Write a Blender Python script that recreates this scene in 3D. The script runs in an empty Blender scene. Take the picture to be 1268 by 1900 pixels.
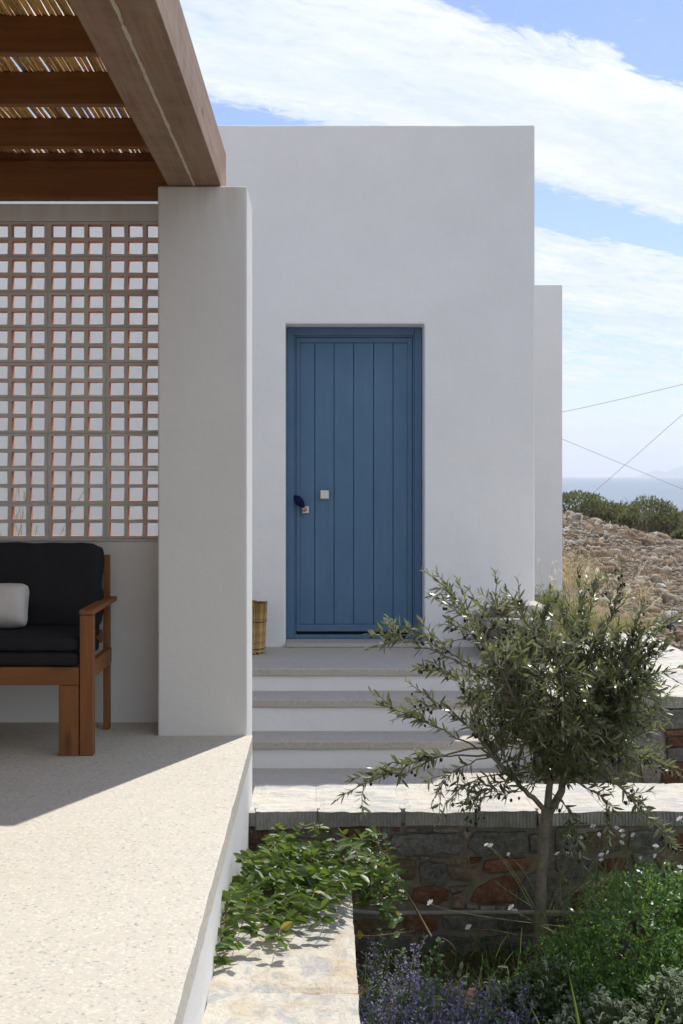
import bpy, bmesh, math, random
import numpy as np
from mathutils import Vector, Matrix, noise as mnoise

random.seed(7)
RNG = np.random.default_rng(7)
SC = bpy.context.scene
COL = SC.collection
R = math.radians

# ------------------------------------------------------------------ camera
F = 2350.0          # focal length in photo pixels (photo is 1268 x 1900)
VX, VY = 600.0, 884.0   # where the depth axis meets the photo (vanishing point on the horizon)
CZ = 1.225          # eye height above the terrace
cd = bpy.data.cameras.new('camera')
cam = bpy.data.objects.new('camera', cd)
COL.objects.link(cam)
cam.location = (0, 0, CZ)
cam.rotation_euler = (R(90), 0, 0)
cd.sensor_width = 36.0
cd.lens = F / 1900 * 36
cd.shift_x = (634 - VX) / 1900
cd.shift_y = (VY - 950) / 1900
cd.clip_start = 0.05
cd.clip_end = 200000
SC.camera = cam
SC.render.engine = 'CYCLES'
SC.cycles.use_denoising = True
SC.cycles.max_bounces = 8
SC.cycles.volume_bounces = 1

# ------------------------------------------------------------------ light
SUN_AZ, SUN_EL = 24.9, 56.6     # azimuth from +Y towards +X
VIEW = SC.view_settings
VIEW.view_transform = 'Standard'
VIEW.look = 'None'
VIEW.gamma = 1.0
VIEW.exposure = 0.0
VIEW.use_curve_mapping = False
SUN_STRENGTH = 5.0
SKY_STRENGTH = 0.125
ld = bpy.data.lights.new('sun', 'SUN')
ld.energy = SUN_STRENGTH
ld.angle = R(0.5)
ld.color = (1.0, 0.96, 0.90)
sun = bpy.data.objects.new('sun', ld)
COL.objects.link(sun)
sdir = Vector((math.sin(R(SUN_AZ)) * math.cos(R(SUN_EL)), math.cos(R(SUN_AZ)) * math.cos(R(SUN_EL)), math.sin(R(SUN_EL))))
sun.rotation_euler = sdir.to_track_quat('Z', 'Y').to_euler()
sun.location = (6, 10, 20)


class NG:
    """tiny node-graph helper"""
    def __init__(s, tree):
        s.t = tree
        tree.nodes.clear()

    def node(s, typ, ins=None, **props):
        n = s.t.nodes.new(typ)
        for k, v in props.items():
            setattr(n, k, v)
        for k, v in (ins or {}).items():
            sock = n.inputs[k]
            if isinstance(v, bpy.types.NodeSocket):
                s.t.links.new(v, sock)
            else:
                sock.default_value = v
        return n

    def math(s, op, a, b=0.0, clamp=False):
        return s.node('ShaderNodeMath', {0: a, 1: b}, operation=op, use_clamp=clamp).outputs[0]

    def noise(s, vec, scale, detail=4.0, rough=0.55, dist=0.0):
        return s.node('ShaderNodeTexNoise', {'Vector': vec, 'Scale': scale, 'Detail': detail, 'Roughness': rough, 'Distortion': dist}).outputs[0]

    def voronoi(s, vec, scale, feature='F1', out=0):
        return s.node('ShaderNodeTexVoronoi', {'Vector': vec, 'Scale': scale}, feature=feature).outputs[out]

    def ramp(s, fac, stops, interp='LINEAR'):
        n = s.node('ShaderNodeValToRGB', {'Fac': fac})
        cr = n.color_ramp
        cr.interpolation = interp
        while len(cr.elements) < len(stops):
            cr.elements.new(0.5)
        for e, (p, c) in zip(cr.elements, stops):
            e.position = p
            e.color = (c, c, c, 1) if isinstance(c, (int, float)) else (*c, 1)
        return n.outputs[0]

    def mix(s, f, a, b, blend='MIX'):
        n = s.node('ShaderNodeMix', data_type='RGBA', blend_type=blend)
        for k, v in ((0, f), (6, a), (7, b)):
            if isinstance(v, bpy.types.NodeSocket):
                s.t.links.new(v, n.inputs[k])
            else:
                n.inputs[k].default_value = v if k == 0 else (*v, 1) if len(v) == 3 else v
        return n.outputs[2]

    def mapping(s, vec, scale=(1, 1, 1), rot=(0, 0, 0), loc=(0, 0, 0)):
        return s.node('ShaderNodeMapping', {'Vector': vec, 'Scale': scale, 'Rotation': rot, 'Location': loc}).outputs[0]

    def bump(s, h, strength, dist=0.01, normal=None):
        ins = {'Height': h, 'Strength': strength, 'Distance': dist}
        if normal is not None:
            ins['Normal'] = normal
        return s.node('ShaderNodeBump', ins).outputs[0]


# ------------------------------------------------------------------ world: daylight sky with banks of cloud
W = bpy.data.worlds.new('World')
SC.world = W
W.use_nodes = True
g = NG(W.node_tree)
sky = g.node('ShaderNodeTexSky', sky_type='NISHITA', sun_disc=False, sun_elevation=R(SUN_EL), sun_rotation=R(SUN_AZ),
             altitude=50, air_density=1.0, dust_density=0.6, ozone_density=1.5)
gen = g.node('ShaderNodeTexCoord').outputs['Generated']
sep = g.node('ShaderNodeSeparateXYZ', {0: gen})
zz = g.math('ADD', g.math('MAXIMUM', sep.outputs[2], -0.02), 0.12)
cu = g.math('DIVIDE', sep.outputs[0], zz)
cv = g.math('DIVIDE', sep.outputs[1], zz)
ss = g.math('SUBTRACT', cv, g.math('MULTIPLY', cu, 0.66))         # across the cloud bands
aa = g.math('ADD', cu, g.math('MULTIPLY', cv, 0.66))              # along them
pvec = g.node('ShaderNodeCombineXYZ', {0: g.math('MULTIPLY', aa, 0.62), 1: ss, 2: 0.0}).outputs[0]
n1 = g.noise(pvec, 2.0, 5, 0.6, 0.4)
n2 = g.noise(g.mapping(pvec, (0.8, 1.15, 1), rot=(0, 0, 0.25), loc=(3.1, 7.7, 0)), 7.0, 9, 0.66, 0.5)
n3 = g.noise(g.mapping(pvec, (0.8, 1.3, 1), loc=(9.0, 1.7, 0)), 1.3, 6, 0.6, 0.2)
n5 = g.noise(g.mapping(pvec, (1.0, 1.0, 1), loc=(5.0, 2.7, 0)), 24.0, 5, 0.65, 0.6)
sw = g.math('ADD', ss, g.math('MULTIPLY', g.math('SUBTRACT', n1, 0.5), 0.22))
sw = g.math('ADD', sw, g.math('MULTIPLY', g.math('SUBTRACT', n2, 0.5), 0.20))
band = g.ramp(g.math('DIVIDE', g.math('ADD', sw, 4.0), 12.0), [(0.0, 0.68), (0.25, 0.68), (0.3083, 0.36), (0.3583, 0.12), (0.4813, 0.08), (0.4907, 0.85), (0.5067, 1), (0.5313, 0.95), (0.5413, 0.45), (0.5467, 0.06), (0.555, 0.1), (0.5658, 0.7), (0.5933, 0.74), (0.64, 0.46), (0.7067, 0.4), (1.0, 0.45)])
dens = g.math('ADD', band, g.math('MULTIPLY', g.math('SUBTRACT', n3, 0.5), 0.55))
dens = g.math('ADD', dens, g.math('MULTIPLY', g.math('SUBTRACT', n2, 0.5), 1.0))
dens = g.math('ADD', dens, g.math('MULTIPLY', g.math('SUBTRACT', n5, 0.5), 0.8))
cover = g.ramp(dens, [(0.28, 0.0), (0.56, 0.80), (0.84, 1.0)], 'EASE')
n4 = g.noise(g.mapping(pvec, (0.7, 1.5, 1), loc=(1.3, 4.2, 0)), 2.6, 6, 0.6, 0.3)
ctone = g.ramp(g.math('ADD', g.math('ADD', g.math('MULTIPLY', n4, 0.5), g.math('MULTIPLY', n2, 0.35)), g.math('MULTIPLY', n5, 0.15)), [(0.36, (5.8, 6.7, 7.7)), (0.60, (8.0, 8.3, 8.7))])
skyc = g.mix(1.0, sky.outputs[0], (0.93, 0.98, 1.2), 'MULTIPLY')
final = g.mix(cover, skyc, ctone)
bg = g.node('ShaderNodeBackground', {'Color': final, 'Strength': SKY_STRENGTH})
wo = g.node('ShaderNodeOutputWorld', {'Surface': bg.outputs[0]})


# ------------------------------------------------------------------ materials
def mat_graph(name):
    m = bpy.data.materials.new(name)
    m.use_nodes = True
    return m, NG(m.node_tree)


def finish(g, color, rough=0.8, normal=None, spec=0.3, metallic=0.0, extra=None):
    ins = {'Base Color': color if isinstance(color, bpy.types.NodeSocket) else (*color, 1), 'Roughness': rough,
           'Specular IOR Level': spec, 'Metallic': metallic}
    if normal is not None:
        ins['Normal'] = normal
    p = g.node('ShaderNodeBsdfPrincipled', ins)
    out = p.outputs[0]
    if extra is not None:
        out = extra(p.outputs[0])
    g.node('ShaderNodeOutputMaterial', {'Surface': out})


def pos(g):
    return g.node('ShaderNodeNewGeometry').outputs['Position']


def objc(g):
    return g.node('ShaderNodeTexCoord').outputs['Object']


def objrand(g):
    return g.node('ShaderNodeObjectInfo').outputs['Random']


MT = {}


def plaster(name, base, stain=0.0, blotch=0.45):
    m, g = mat_graph(name)
    p = pos(g)
    a = g.noise(p, 1.3, 5, 0.6)
    b = g.noise(p, 9.0, 4, 0.6)
    c = g.mix(g.ramp(a, [(0.3, 0.0), (0.75, 1.0)]), base, tuple(x * 0.91 for x in base))
    c = g.mix(g.ramp(b, [(0.45, 0.0), (0.8, blotch)]), c, tuple(x * y for x, y in zip(base, (0.95, 0.93, 0.9))))
    if stain:
        st = g.noise(g.mapping(p, (18, 18, 1.2)), 1.0, 4, 0.6)
        top = g.ramp(g.math('MULTIPLY', g.node('ShaderNodeSeparateXYZ', {0: p}).outputs[2], 1 / 2.62), [(0.90, 0.0), (1.0, 1.0)])
        f = g.math('MULTIPLY', g.math('MULTIPLY', g.ramp(st, [(0.35, 0.0), (0.7, 1.0)]), top), stain)
        c = g.mix(f, c, (0.42, 0.35, 0.25))
    fine = g.noise(p, 190.0, 3, 0.6)
    mid = g.noise(p, 22.0, 4, 0.55)
    n = g.bump(fine, 0.35, 0.002)
    n = g.bump(mid, 0.3, 0.006, n)
    n = g.bump(g.noise(p, 4.0, 3, 0.5), 0.4 if not stain else 0.2, 0.03, n)
    finish(g, c, 0.92, n, 0.15)
    return m


MT['plaster'] = plaster('white_plaster', (0.84, 0.84, 0.845))
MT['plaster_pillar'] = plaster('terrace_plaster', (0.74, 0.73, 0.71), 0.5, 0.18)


def terrazzo(name, base, scale=1.0):
    m, g = mat_graph(name)
    p = pos(g)
    big = g.noise(p, 1.1, 4, 0.6)
    mid = g.noise(p, 14.0, 5, 0.65)
    v = g.voronoi(p, 115.0 * scale, out=1)
    vs = g.node('ShaderNodeSeparateColor', {0: v})
    c = g.mix(g.ramp(big, [(0.3, 0.0), (0.7, 1.0)]), tuple(x * 0.92 for x in base), base)
    c = g.mix(g.ramp(g.noise(p, 4.5, 6, 0.7), [(0.5, 0.0), (0.75, 0.5)]), c, tuple(x * y for x, y in zip(base, (0.88, 0.85, 0.80))))
    c = g.mix(g.ramp(mid, [(0.35, 0.0), (0.7, 0.55)]), c, tuple(x * y for x, y in zip(base, (1.08, 1.04, 0.98))))
    c = g.mix(g.ramp(vs.outputs[0], [(0.0, 0.35), (0.20, 0.0)]), c, tuple(x * y for x, y in zip(base, (0.72, 0.68, 0.61))))
    c = g.mix(g.ramp(vs.outputs[1], [(0.92, 0.0), (0.99, 0.75)]), c, tuple(x * y for x, y in zip(base, (0.50, 0.56, 0.66))))
    c = g.mix(g.ramp(vs.outputs[2], [(0.75, 0.0), (1.0, 0.5)]), c, tuple(min(1, x * 1.3) for x in base))
    pits = g.ramp(g.noise(p, 120.0 * scale, 3, 0.6), [(0.28, 0.0), (0.42, 1.0)])
    n = g.bump(pits, 0.5, 0.003)
    n = g.bump(g.noise(p, 40.0, 4, 0.6), 0.25, 0.005, n)
    finish(g, c, 0.85, n, 0.2)
    return m


MT['terrazzo'] = terrazzo('terrazzo_slab', (0.555, 0.525, 0.455))
MT['step_slab'] = terrazzo('step_slab', (0.49, 0.455, 0.405), 1.3)


def wood(name, c1, c2, axis, rough=0.6, grain=1.0, weather=0.0):
    """grain runs along axis (0 = x, 1 = y, 2 = z) in object space"""
    m, g = mat_graph(name)
    o = objc(g)
    sc = [38.0, 38.0, 38.0]
    sc[axis] = 1.6
    r = g.math('MULTIPLY', objrand(g), 30.0)
    ov = g.node('ShaderNodeVectorMath', {0: o, 1: g.node('ShaderNodeCombineXYZ', {0: r, 1: r, 2: r}).outputs[0]}, operation='ADD').outputs[0]
    gr = g.noise(g.mapping(ov, tuple(sc)), 1.0, 5, 0.62, 0.4)
    sc2 = [7.0, 7.0, 7.0]
    sc2[axis] = 2.2
    kn = g.voronoi(g.mapping(ov, tuple(x * 0.55 for x in sc2)), 1.0, out=0)
    big = g.noise(g.mapping(ov, tuple(sc2)), 0.6, 3, 0.5)
    c = g.mix(g.ramp(gr, [(0.30, 0.0), (0.70, 1.0)]), c1, c2)
    c = g.mix(g.ramp(big, [(0.35, 0.0), (0.75, 0.5)]), c, tuple(x * 0.7 for x in c1))
    c = g.mix(g.ramp(kn, [(0.03, 0.85), (0.11, 0.0)]), c, tuple(x * 0.35 for x in c1))
    if weather:
        w = g.noise(ov, 9.0, 6, 0.7)
        c = g.mix(g.math('MULTIPLY', g.ramp(w, [(0.40, 0.0), (0.70, 1.0)]), weather), c, (0.34, 0.27, 0.21))
    n = g.bump(gr, 0.35 * grain, 0.003)
    finish(g, c, rough, n, 0.3)
    return m


MT['rafter'] = wood('stained_rafter', (0.15, 0.054, 0.013), (0.25, 0.10, 0.026), 0, 0.55)
MT['beam'] = wood('weathered_beam', (0.22, 0.132, 0.084), (0.38, 0.255, 0.175), 1, 0.75, 1.2, 0.55)
MT['teak_x'] = wood('teak_along', (0.18, 0.068, 0.021), (0.28, 0.115, 0.036), 0, 0.5)
MT['teak_y'] = wood('teak_deep', (0.18, 0.068, 0.021), (0.28, 0.115, 0.036), 1, 0.5)
MT['teak_z'] = wood('teak_upright', (0.18, 0.068, 0.021), (0.28, 0.115, 0.036), 2, 0.5)


def simple(name, base, rough=0.7, spec=0.3, metallic=0.0, var=0.12, scale=20.0, bump=0.15, rand=0.0, use_obj=False):
    m, g = mat_graph(name)
    p = objc(g) if use_obj else pos(g)
    a = g.noise(p, scale, 5, 0.62)
    c = g.mix(g.ramp(a, [(0.3, 0.0), (0.72, 1.0)]), tuple(x * (1 - var) for x in base), tuple(min(1, x * (1 + var)) for x in base))
    if rand:
        v = g.math('ADD', g.math('MULTIPLY', objrand(g), rand), 1 - rand / 2)
        c = g.mix(1.0, c, g.node('ShaderNodeCombineColor', {0: v, 1: v, 2: v}).outputs[0], 'MULTIPLY')
    finish(g, c, rough, g.bump(g.noise(p, scale * 4, 4, 0.6), bump, 0.004), spec, metallic)
    return m


def door_paint():
    m, g = mat_graph('blue_door_paint')
    p = pos(g)
    a = g.noise(p, 3.0, 5, 0.6)
    s = g.noise(g.mapping(p, (30, 30, 1.5)), 1.0, 4, 0.6)
    c = g.mix(g.ramp(a, [(0.3, 0.0), (0.75, 1.0)]), (0.070, 0.150, 0.262), (0.088, 0.178, 0.292))
    c = g.mix(g.ramp(s, [(0.52, 0.0), (0.80, 0.5)]), c, (0.12, 0.21, 0.32))
    sm_ = g.noise(g.mapping(p, (6, 6, 2.5)), 1.0, 6, 0.7)
    c = g.mix(g.ramp(sm_, [(0.55, 0.0), (0.70, 0.45)]), c, (0.055, 0.12, 0.215))
    finish(g, c, 0.5, g.bump(s, 0.12, 0.002), 0.4)
    return m


MT['door'] = door_paint()
MT['gap'] = simple('black_gap', (0.02, 0.02, 0.022), 0.9)  # near-black, backs the gaps between and below the door planks
MT['nickel'] = simple('satin_nickel', (0.62, 0.60, 0.54), 0.42, 0.5, 0.85, 0.05)
MT['brass'] = simple('old_brass', (0.30, 0.24, 0.12), 0.4, 0.5, 0.9)
MT['navy'] = simple('navy_cloth', (0.012, 0.013, 0.06), 0.95, 0.1)
MT['reed'] = simple('dry_reed', (0.62, 0.39, 0.15), 0.5, 0.4, 0, 0.35, 30.0, 0.2, 0.7, True)
MT['basket_reed'] = simple('basket_reed', (0.50, 0.31, 0.12), 0.5, 0.4, 0, 0.4, 24.0, 0.2, 0.8, True)
MT['wire'] = simple('dark_wire', (0.03, 0.025, 0.02), 0.6)
MT['cable'] = simple('grey_cable', (0.34, 0.36, 0.40), 0.6)
MT['sealant'] = simple('cream_sealant', (0.62, 0.57, 0.44), 0.7, 0.3, 0, 0.15, 60.0, 0.4)
MT['pipe'] = simple('grey_pipe', (0.22, 0.20, 0.17), 0.6)
MT['mortar'] = simple('mortar', (0.22, 0.19, 0.148), 0.95, 0.1, 0, 0.25, 30.0, 0.8)
MT['soil'] = simple('garden_soil', (0.085, 0.055, 0.035), 1.0, 0.05, 0, 0.4, 25.0, 1.0)
MT['litter'] = simple('dry_leaf', (0.24, 0.13, 0.06), 0.8, 0.2, 0, 0.4, 60.0, 0.2)


def fabric(name, base, weave=900.0):
    m, g = mat_graph(name)
    o = objc(g)
    a = g.noise(o, 6.0, 4, 0.6)
    w = g.noise(o, weave, 2, 0.5)
    c = g.mix(g.ramp(a, [(0.3, 0.0), (0.7, 1.0)]), tuple(x * 0.85 for x in base), base)
    n = g.bump(w, 0.3, 0.001)
    n = g.bump(g.noise(o, 9.0, 4, 0.55), 0.35, 0.02, n)
    finish(g, c, 0.95, n, 0.1)
    return m


MT['charcoal'] = fabric('charcoal_canvas', (0.025, 0.025, 0.028))
MT['cream'] = fabric('pale_linen', (0.60, 0.57, 0.54))


def stone(name, base, alt, vein=None, rough=0.85, scale=9.0, bump=0.9):
    m, g = mat_graph(name)
    p = pos(g)
    a = g.noise(p, scale, 6, 0.68, 0.6)
    b = g.noise(p, scale * 5, 5, 0.65)
    layer = g.noise(g.mapping(p, (6, 6, 42), rot=(0.1, 0.15, 0)), 1.0, 5, 0.65, 0.5)
    c = g.mix(g.ramp(a, [(0.35, 0.0), (0.68, 1.0)]), base, alt)
    c = g.mix(g.ramp(layer, [(0.45, 0.0), (0.75, 0.55)]), c, tuple(x * 0.6 for x in base))
    c = g.mix(g.ramp(b, [(0.6, 0.0), (0.85, 0.5)]), c, vein or tuple(min(1, x * 1.6) for x in alt))
    d = g.noise(p, 48.0, 6, 0.72, 0.3)
    c = g.mix(g.ramp(d, [(0.36, 0.65), (0.52, 0.0)]), c, tuple(x * 0.4 for x in base))
    c = g.mix(g.ramp(d, [(0.56, 0.0), (0.72, 0.45)]), c, vein or alt)
    v = g.math('ADD', g.math('MULTIPLY', objrand(g), 0.55), 0.70)
    c = g.mix(1.0, c, g.node('ShaderNodeCombineColor', {0: v, 1: v, 2: v}).outputs[0], 'MULTIPLY')
    n = g.bump(b, bump * 0.6, 0.006)
    n = g.bump(layer, bump * 0.6, 0.01, n)
    n = g.bump(a, bump * 0.5, 0.02, n)
    finish(g, c, rough, n, 0.25)
    return m


MT['slate'] = stone('slate_stone', (0.125, 0.122, 0.110), (0.21, 0.198, 0.172), (0.34, 0.315, 0.26), bump=1.3)
MT['rust'] = stone('rust_stone', (0.15, 0.068, 0.040), (0.24, 0.125, 0.075), (0.30, 0.23, 0.165), bump=1.3)
MT['brown'] = stone('brown_stone', (0.17, 0.125, 0.083), (0.26, 0.20, 0.138), (0.35, 0.30, 0.235), bump=1.3)
MT['tan'] = stone('tan_stone', (0.27, 0.24, 0.20), (0.36, 0.33, 0.28), (0.45, 0.42, 0.36))


def chisel():
    m, g = mat_graph('chiselled_stone')
    p = pos(g)
    jit = g.noise(p, 9.0, 3, 0.5)
    x = g.node('ShaderNodeSeparateXYZ', {0: p}).outputs[0]
    z = g.node('ShaderNodeSeparateXYZ', {0: p}).outputs[2]
    ph = g.math('ADD', g.math('MULTIPLY', x, 370.0), g.math('MULTIPLY', jit, 9.0))
    ph = g.math('ADD', ph, g.math('MULTIPLY', z, 14.0))
    w = g.math('ADD', g.math('MULTIPLY', g.math('SINE', ph), 0.5), 0.5)
    brk = g.noise(g.mapping(p, (60, 60, 22)), 1.0, 3, 0.6)
    w = g.math('MULTIPLY', w, g.ramp(brk, [(0.38, 0.0), (0.56, 1.0)]))
    c = g.mix(g.ramp(g.noise(p, 10, 5, 0.65), [(0.3, 0.0), (0.7, 1.0)]), (0.20, 0.20, 0.185), (0.32, 0.31, 0.275))
    c = g.mix(g.math('MULTIPLY', w, 0.5), c, (0.47, 0.455, 0.40))
    v = g.math('ADD', g.math('MULTIPLY', objrand(g), 0.3), 0.85)
    c = g.mix(1.0, c, g.node('ShaderNodeCombineColor', {0: v, 1: v, 2: v}).outputs[0], 'MULTIPLY')
    n = g.bump(w, 0.9, 0.005)
    n = g.bump(g.noise(p, 60, 4, 0.6), 0.5, 0.004, n)
    finish(g, c, 0.9, n, 0.2)
    return m


MT['chisel'] = chisel()


def captop(name, base, dark, warm, stretch=(5, 16, 16), warmth=0.6):
    m, g = mat_graph(name)
    p = pos(g)
    st = g.noise(g.mapping(p, stretch), 1.0, 7, 0.68, 0.8)
    sp = g.noise(p, 6.0, 6, 0.65, 0.5)
    fine = g.noise(p, 70.0, 5, 0.65)
    c = g.mix(g.ramp(st, [(0.40, 1.0), (0.54, 0.0)]), base, dark)
    c = g.mix(g.ramp(sp, [(0.48, 0.0), (0.70, warmth)]), c, warm)
    c = g.mix(g.ramp(fine, [(0.30, 0.5), (0.45, 0.0)]), c, tuple(x * 0.55 for x in dark))
    n = g.bump(st, 0.7, 0.02)
    n = g.bump(fine, 0.5, 0.005, n)
    n = g.bump(sp, 0.5, 0.03, n)
    finish(g, c, 0.85, n, 0.2)
    return m


MT['captop'] = captop('pale_capstone', (0.60, 0.57, 0.495), (0.44, 0.43, 0.41), (0.62, 0.52, 0.38), warmth=0.5)
MT['captop_low'] = captop('mottled_capstone', (0.57, 0.53, 0.445), (0.40, 0.395, 0.38), (0.50, 0.395, 0.26), (14, 9, 10), 0.9)


def leafmat(name, top, top2, under, rough=0.45, spec=0.4, trans=0.3, tcol=None):
    """leaf with a different underside; 'tint' attribute and the object's own random number vary it"""
    m, g = mat_graph(name)
    at = g.node('ShaderNodeAttribute', attribute_name='tint').outputs['Fac']
    t = g.math('ADD', at, g.math('MULTIPLY', g.math('SUBTRACT', objrand(g), 0.5), 0.6), True)
    c = g.mix(t, top, top2)
    back = g.node('ShaderNodeNewGeometry').outputs['Backfacing']
    c = g.mix(back, c, under)
    tc = tcol or tuple(min(1, x * 1.6) for x in top2)

    def ex(sh):
        tr = g.node('ShaderNodeBsdfTranslucent', {'Color': (*tc, 1)})
        mx = g.node('ShaderNodeMixShader', {0: trans, 1: sh, 2: tr.outputs[0]})
        return mx.outputs[0]
    finish(g, c, rough, None, spec, 0.0, ex)
    return m


MT['olive_leaf'] = leafmat('olive_leaf', (0.058, 0.072, 0.032), (0.180, 0.198, 0.092), (0.34, 0.36, 0.27), 0.34, 0.5, 0.32, (0.30, 0.33, 0.10))
MT['vine_leaf'] = leafmat('vine_leaf', (0.018, 0.050, 0.010), (0.115, 0.18, 0.034), (0.12, 0.18, 0.07), 0.42, 0.42, 0.30, (0.26, 0.38, 0.05))
MT['yellow_leaf'] = leafmat('turning_leaf', (0.22, 0.20, 0.03), (0.34, 0.27, 0.05), (0.25, 0.22, 0.06), 0.4, 0.4, 0.3)
MT['bush_leaf'] = leafmat('bush_leaf', (0.026, 0.082, 0.016), (0.125, 0.235, 0.055), (0.10, 0.18, 0.05), 0.36, 0.45, 0.30, (0.24, 0.42, 0.07))
MT['sage_leaf'] = leafmat('sage_leaf', (0.075, 0.11, 0.06), (0.18, 0.225, 0.135), (0.2, 0.24, 0.16), 0.65, 0.25, 0.22)
MT['sage_tip'] = leafmat('sage_tip', (0.27, 0.32, 0.21), (0.42, 0.47, 0.33), (0.34, 0.38, 0.27), 0.9, 0.1, 0.15)
MT['mint_leaf'] = leafmat('catmint_leaf', (0.06, 0.10, 0.045), (0.14, 0.19, 0.085), (0.14, 0.18, 0.11), 0.7, 0.2, 0.2)
MT['mint_calyx'] = leafmat('catmint_calyx', (0.13, 0.13, 0.14), (0.24, 0.23, 0.25), (0.2, 0.2, 0.2), 0.8, 0.2, 0.2)
MT['mint_flower'] = leafmat('catmint_flower', (0.23, 0.20, 0.43), (0.38, 0.345, 0.58), (0.33, 0.30, 0.52), 0.7, 0.2, 0.3)
MT['scrub_leaf'] = leafmat('scrub_leaf', (0.065, 0.085, 0.030), (0.16, 0.185, 0.065), (0.11, 0.12, 0.07), 0.6, 0.3, 0.3)
MT['scrub_grey'] = leafmat('dead_scrub', (0.15, 0.125, 0.095), (0.27, 0.23, 0.17), (0.2, 0.17, 0.13), 0.9, 0.1, 0.2)
MT['blade_green'] = leafmat('green_blade', (0.07, 0.13, 0.025), (0.17, 0.24, 0.05), (0.12, 0.18, 0.05), 0.5, 0.3, 0.3)
MT['blade_gold'] = leafmat('golden_blade', (0.36, 0.27, 0.12), (0.56, 0.46, 0.25), (0.45, 0.35, 0.18), 0.6, 0.3, 0.3)
MT['blade_mix'] = leafmat('fading_blade', (0.16, 0.17, 0.04), (0.45, 0.36, 0.13), (0.3, 0.27, 0.1), 0.6, 0.3, 0.3)
MT['blade_russet'] = leafmat('russet_blade', (0.25, 0.165, 0.10), (0.36, 0.27, 0.175), (0.29, 0.20, 0.13), 0.8, 0.2, 0.2)
MT['plume'] = leafmat('grass_plume', (0.52, 0.47, 0.36), (0.66, 0.62, 0.50), (0.6, 0.55, 0.42), 0.8, 0.1, 0.4)
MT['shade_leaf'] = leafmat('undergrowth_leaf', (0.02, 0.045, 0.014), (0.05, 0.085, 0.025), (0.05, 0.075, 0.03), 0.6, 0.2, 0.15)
MT['petal'] = leafmat('white_petal', (0.80, 0.76, 0.76), (0.86, 0.84, 0.84), (0.82, 0.76, 0.77), 0.6, 0.2, 0.35, (0.8, 0.75, 0.75))
MT['bark'] = simple('olive_bark', (0.20, 0.175, 0.14), 0.9, 0.15, 0, 0.35, 26.0, 0.9)
MT['twig'] = simple('olive_twig', (0.17, 0.155, 0.11), 0.85, 0.2, 0, 0.25, 40.0, 0.3)
MT['vine_stem'] = simple('vine_stem', (0.22, 0.13, 0.08), 0.8, 0.2, 0, 0.25, 40.0, 0.3)
MT['green_stem'] = simple('green_stem', (0.13, 0.16, 0.06), 0.7, 0.2, 0, 0.25, 40.0, 0.1)
MT['stick'] = simple('cane_stick', (0.13, 0.085, 0.045), 0.7, 0.2, 0, 0.25, 40.0, 0.2)
MT['fruit'] = simple('ripe_olive', (0.022, 0.014, 0.020), 0.35, 0.5, 0, 0.3, 90.0, 0.05)


def tile_mats():
    m, g = mat_graph('screen_block_paint')
    p = pos(g)
    a = g.noise(p, 11.0, 5, 0.65)
    c = g.mix(g.ramp(a, [(0.35, 0.0), (0.7, 1.0)]), (0.54, 0.505, 0.465), (0.62, 0.585, 0.545))
    v = g.math('ADD', g.math('MULTIPLY', objrand(g), 0.12), 0.94)
    c = g.mix(1.0, c, g.node('ShaderNodeCombineColor', {0: v, 1: v, 2: v}).outputs[0], 'MULTIPLY')
    finish(g, c, 0.95, g.bump(g.noise(p, 120, 3, 0.6), 0.4, 0.003), 0.1)
    MT['block_paint'] = m
    MT['terracotta'] = simple('bare_terracotta', (0.60, 0.31, 0.205), 0.9, 0.1, 0, 0.2, 60.0, 0.4)


tile_mats()


def rubble_mat():
    m, g = mat_graph('rubble_stone')
    at = g.node('ShaderNodeAttribute', attribute_name='tint').outputs['Fac']
    t = g.math('ADD', at, g.math('MULTIPLY', g.math('SUBTRACT', objrand(g), 0.5), 0.9), True)
    c = g.ramp(t, [(0.0, (0.25, 0.175, 0.125)), (0.05, (0.27, 0.225, 0.17)), (0.35, (0.38, 0.345, 0.285)), (0.66, (0.30, 0.285, 0.265)), (0.86, (0.44, 0.41, 0.36)), (1.0, (0.60, 0.58, 0.54))])
    p = pos(g)
    c = g.mix(g.ramp(g.noise(p, 14, 5, 0.65), [(0.4, 0.0), (0.75, 0.5)]), c, (0.19, 0.155, 0.115))
    finish(g, c, 0.9, g.bump(g.noise(p, 30, 5, 0.65), 0.8, 0.02), 0.15)
    MT['rubble'] = m
    m, g = mat_graph('rubble_earth')
    p = pos(g)
    a = g.noise(p, 1.2, 5, 0.6)
    b = g.noise(p, 16.0, 6, 0.7)
    c = g.mix(g.ramp(a, [(0.35, 0.0), (0.65, 1.0)]), (0.25, 0.20, 0.145), (0.31, 0.26, 0.20))
    c = g.mix(g.ramp(b, [(0.45, 0.0), (0.7, 0.7)]), c, (0.29, 0.25, 0.20))
    c = g.mix(g.ramp(b, [(0.28, 0.8), (0.42, 0.0)]), c, (0.09, 0.065, 0.045))
    finish(g, c, 0.95, g.bump(b, 1.0, 0.08), 0.1)
    MT['earth'] = m


rubble_mat()


def sea_mat():
    m, g = mat_graph('sea_water')
    p = pos(g)
    a = g.noise(g.mapping(p, (0.10, 0.035, 1)), 1.0, 6, 0.7)
    b = g.noise(g.mapping(p, (0.012, 0.004, 1)), 1.0, 4, 0.6)
    n = g.bump(a, 1.0, 1.1)
    c = g.mix(b, (0.02, 0.055, 0.10), (0.03, 0.075, 0.13))
    finish(g, c, 0.22, n, 0.5)
    return m


MT['sea'] = sea_mat()


# ------------------------------------------------------------------ object helpers
WL = {}      # world position of every object's origin


def P(x, y, D):
    """point seen at photo pixel (x, y) at distance D from the camera plane"""
    return Vector(((x - VX) * D / F, D, CZ - (y - VY) * D / F))


def PX(x, D):
    return (x - VX) * D / F


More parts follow.
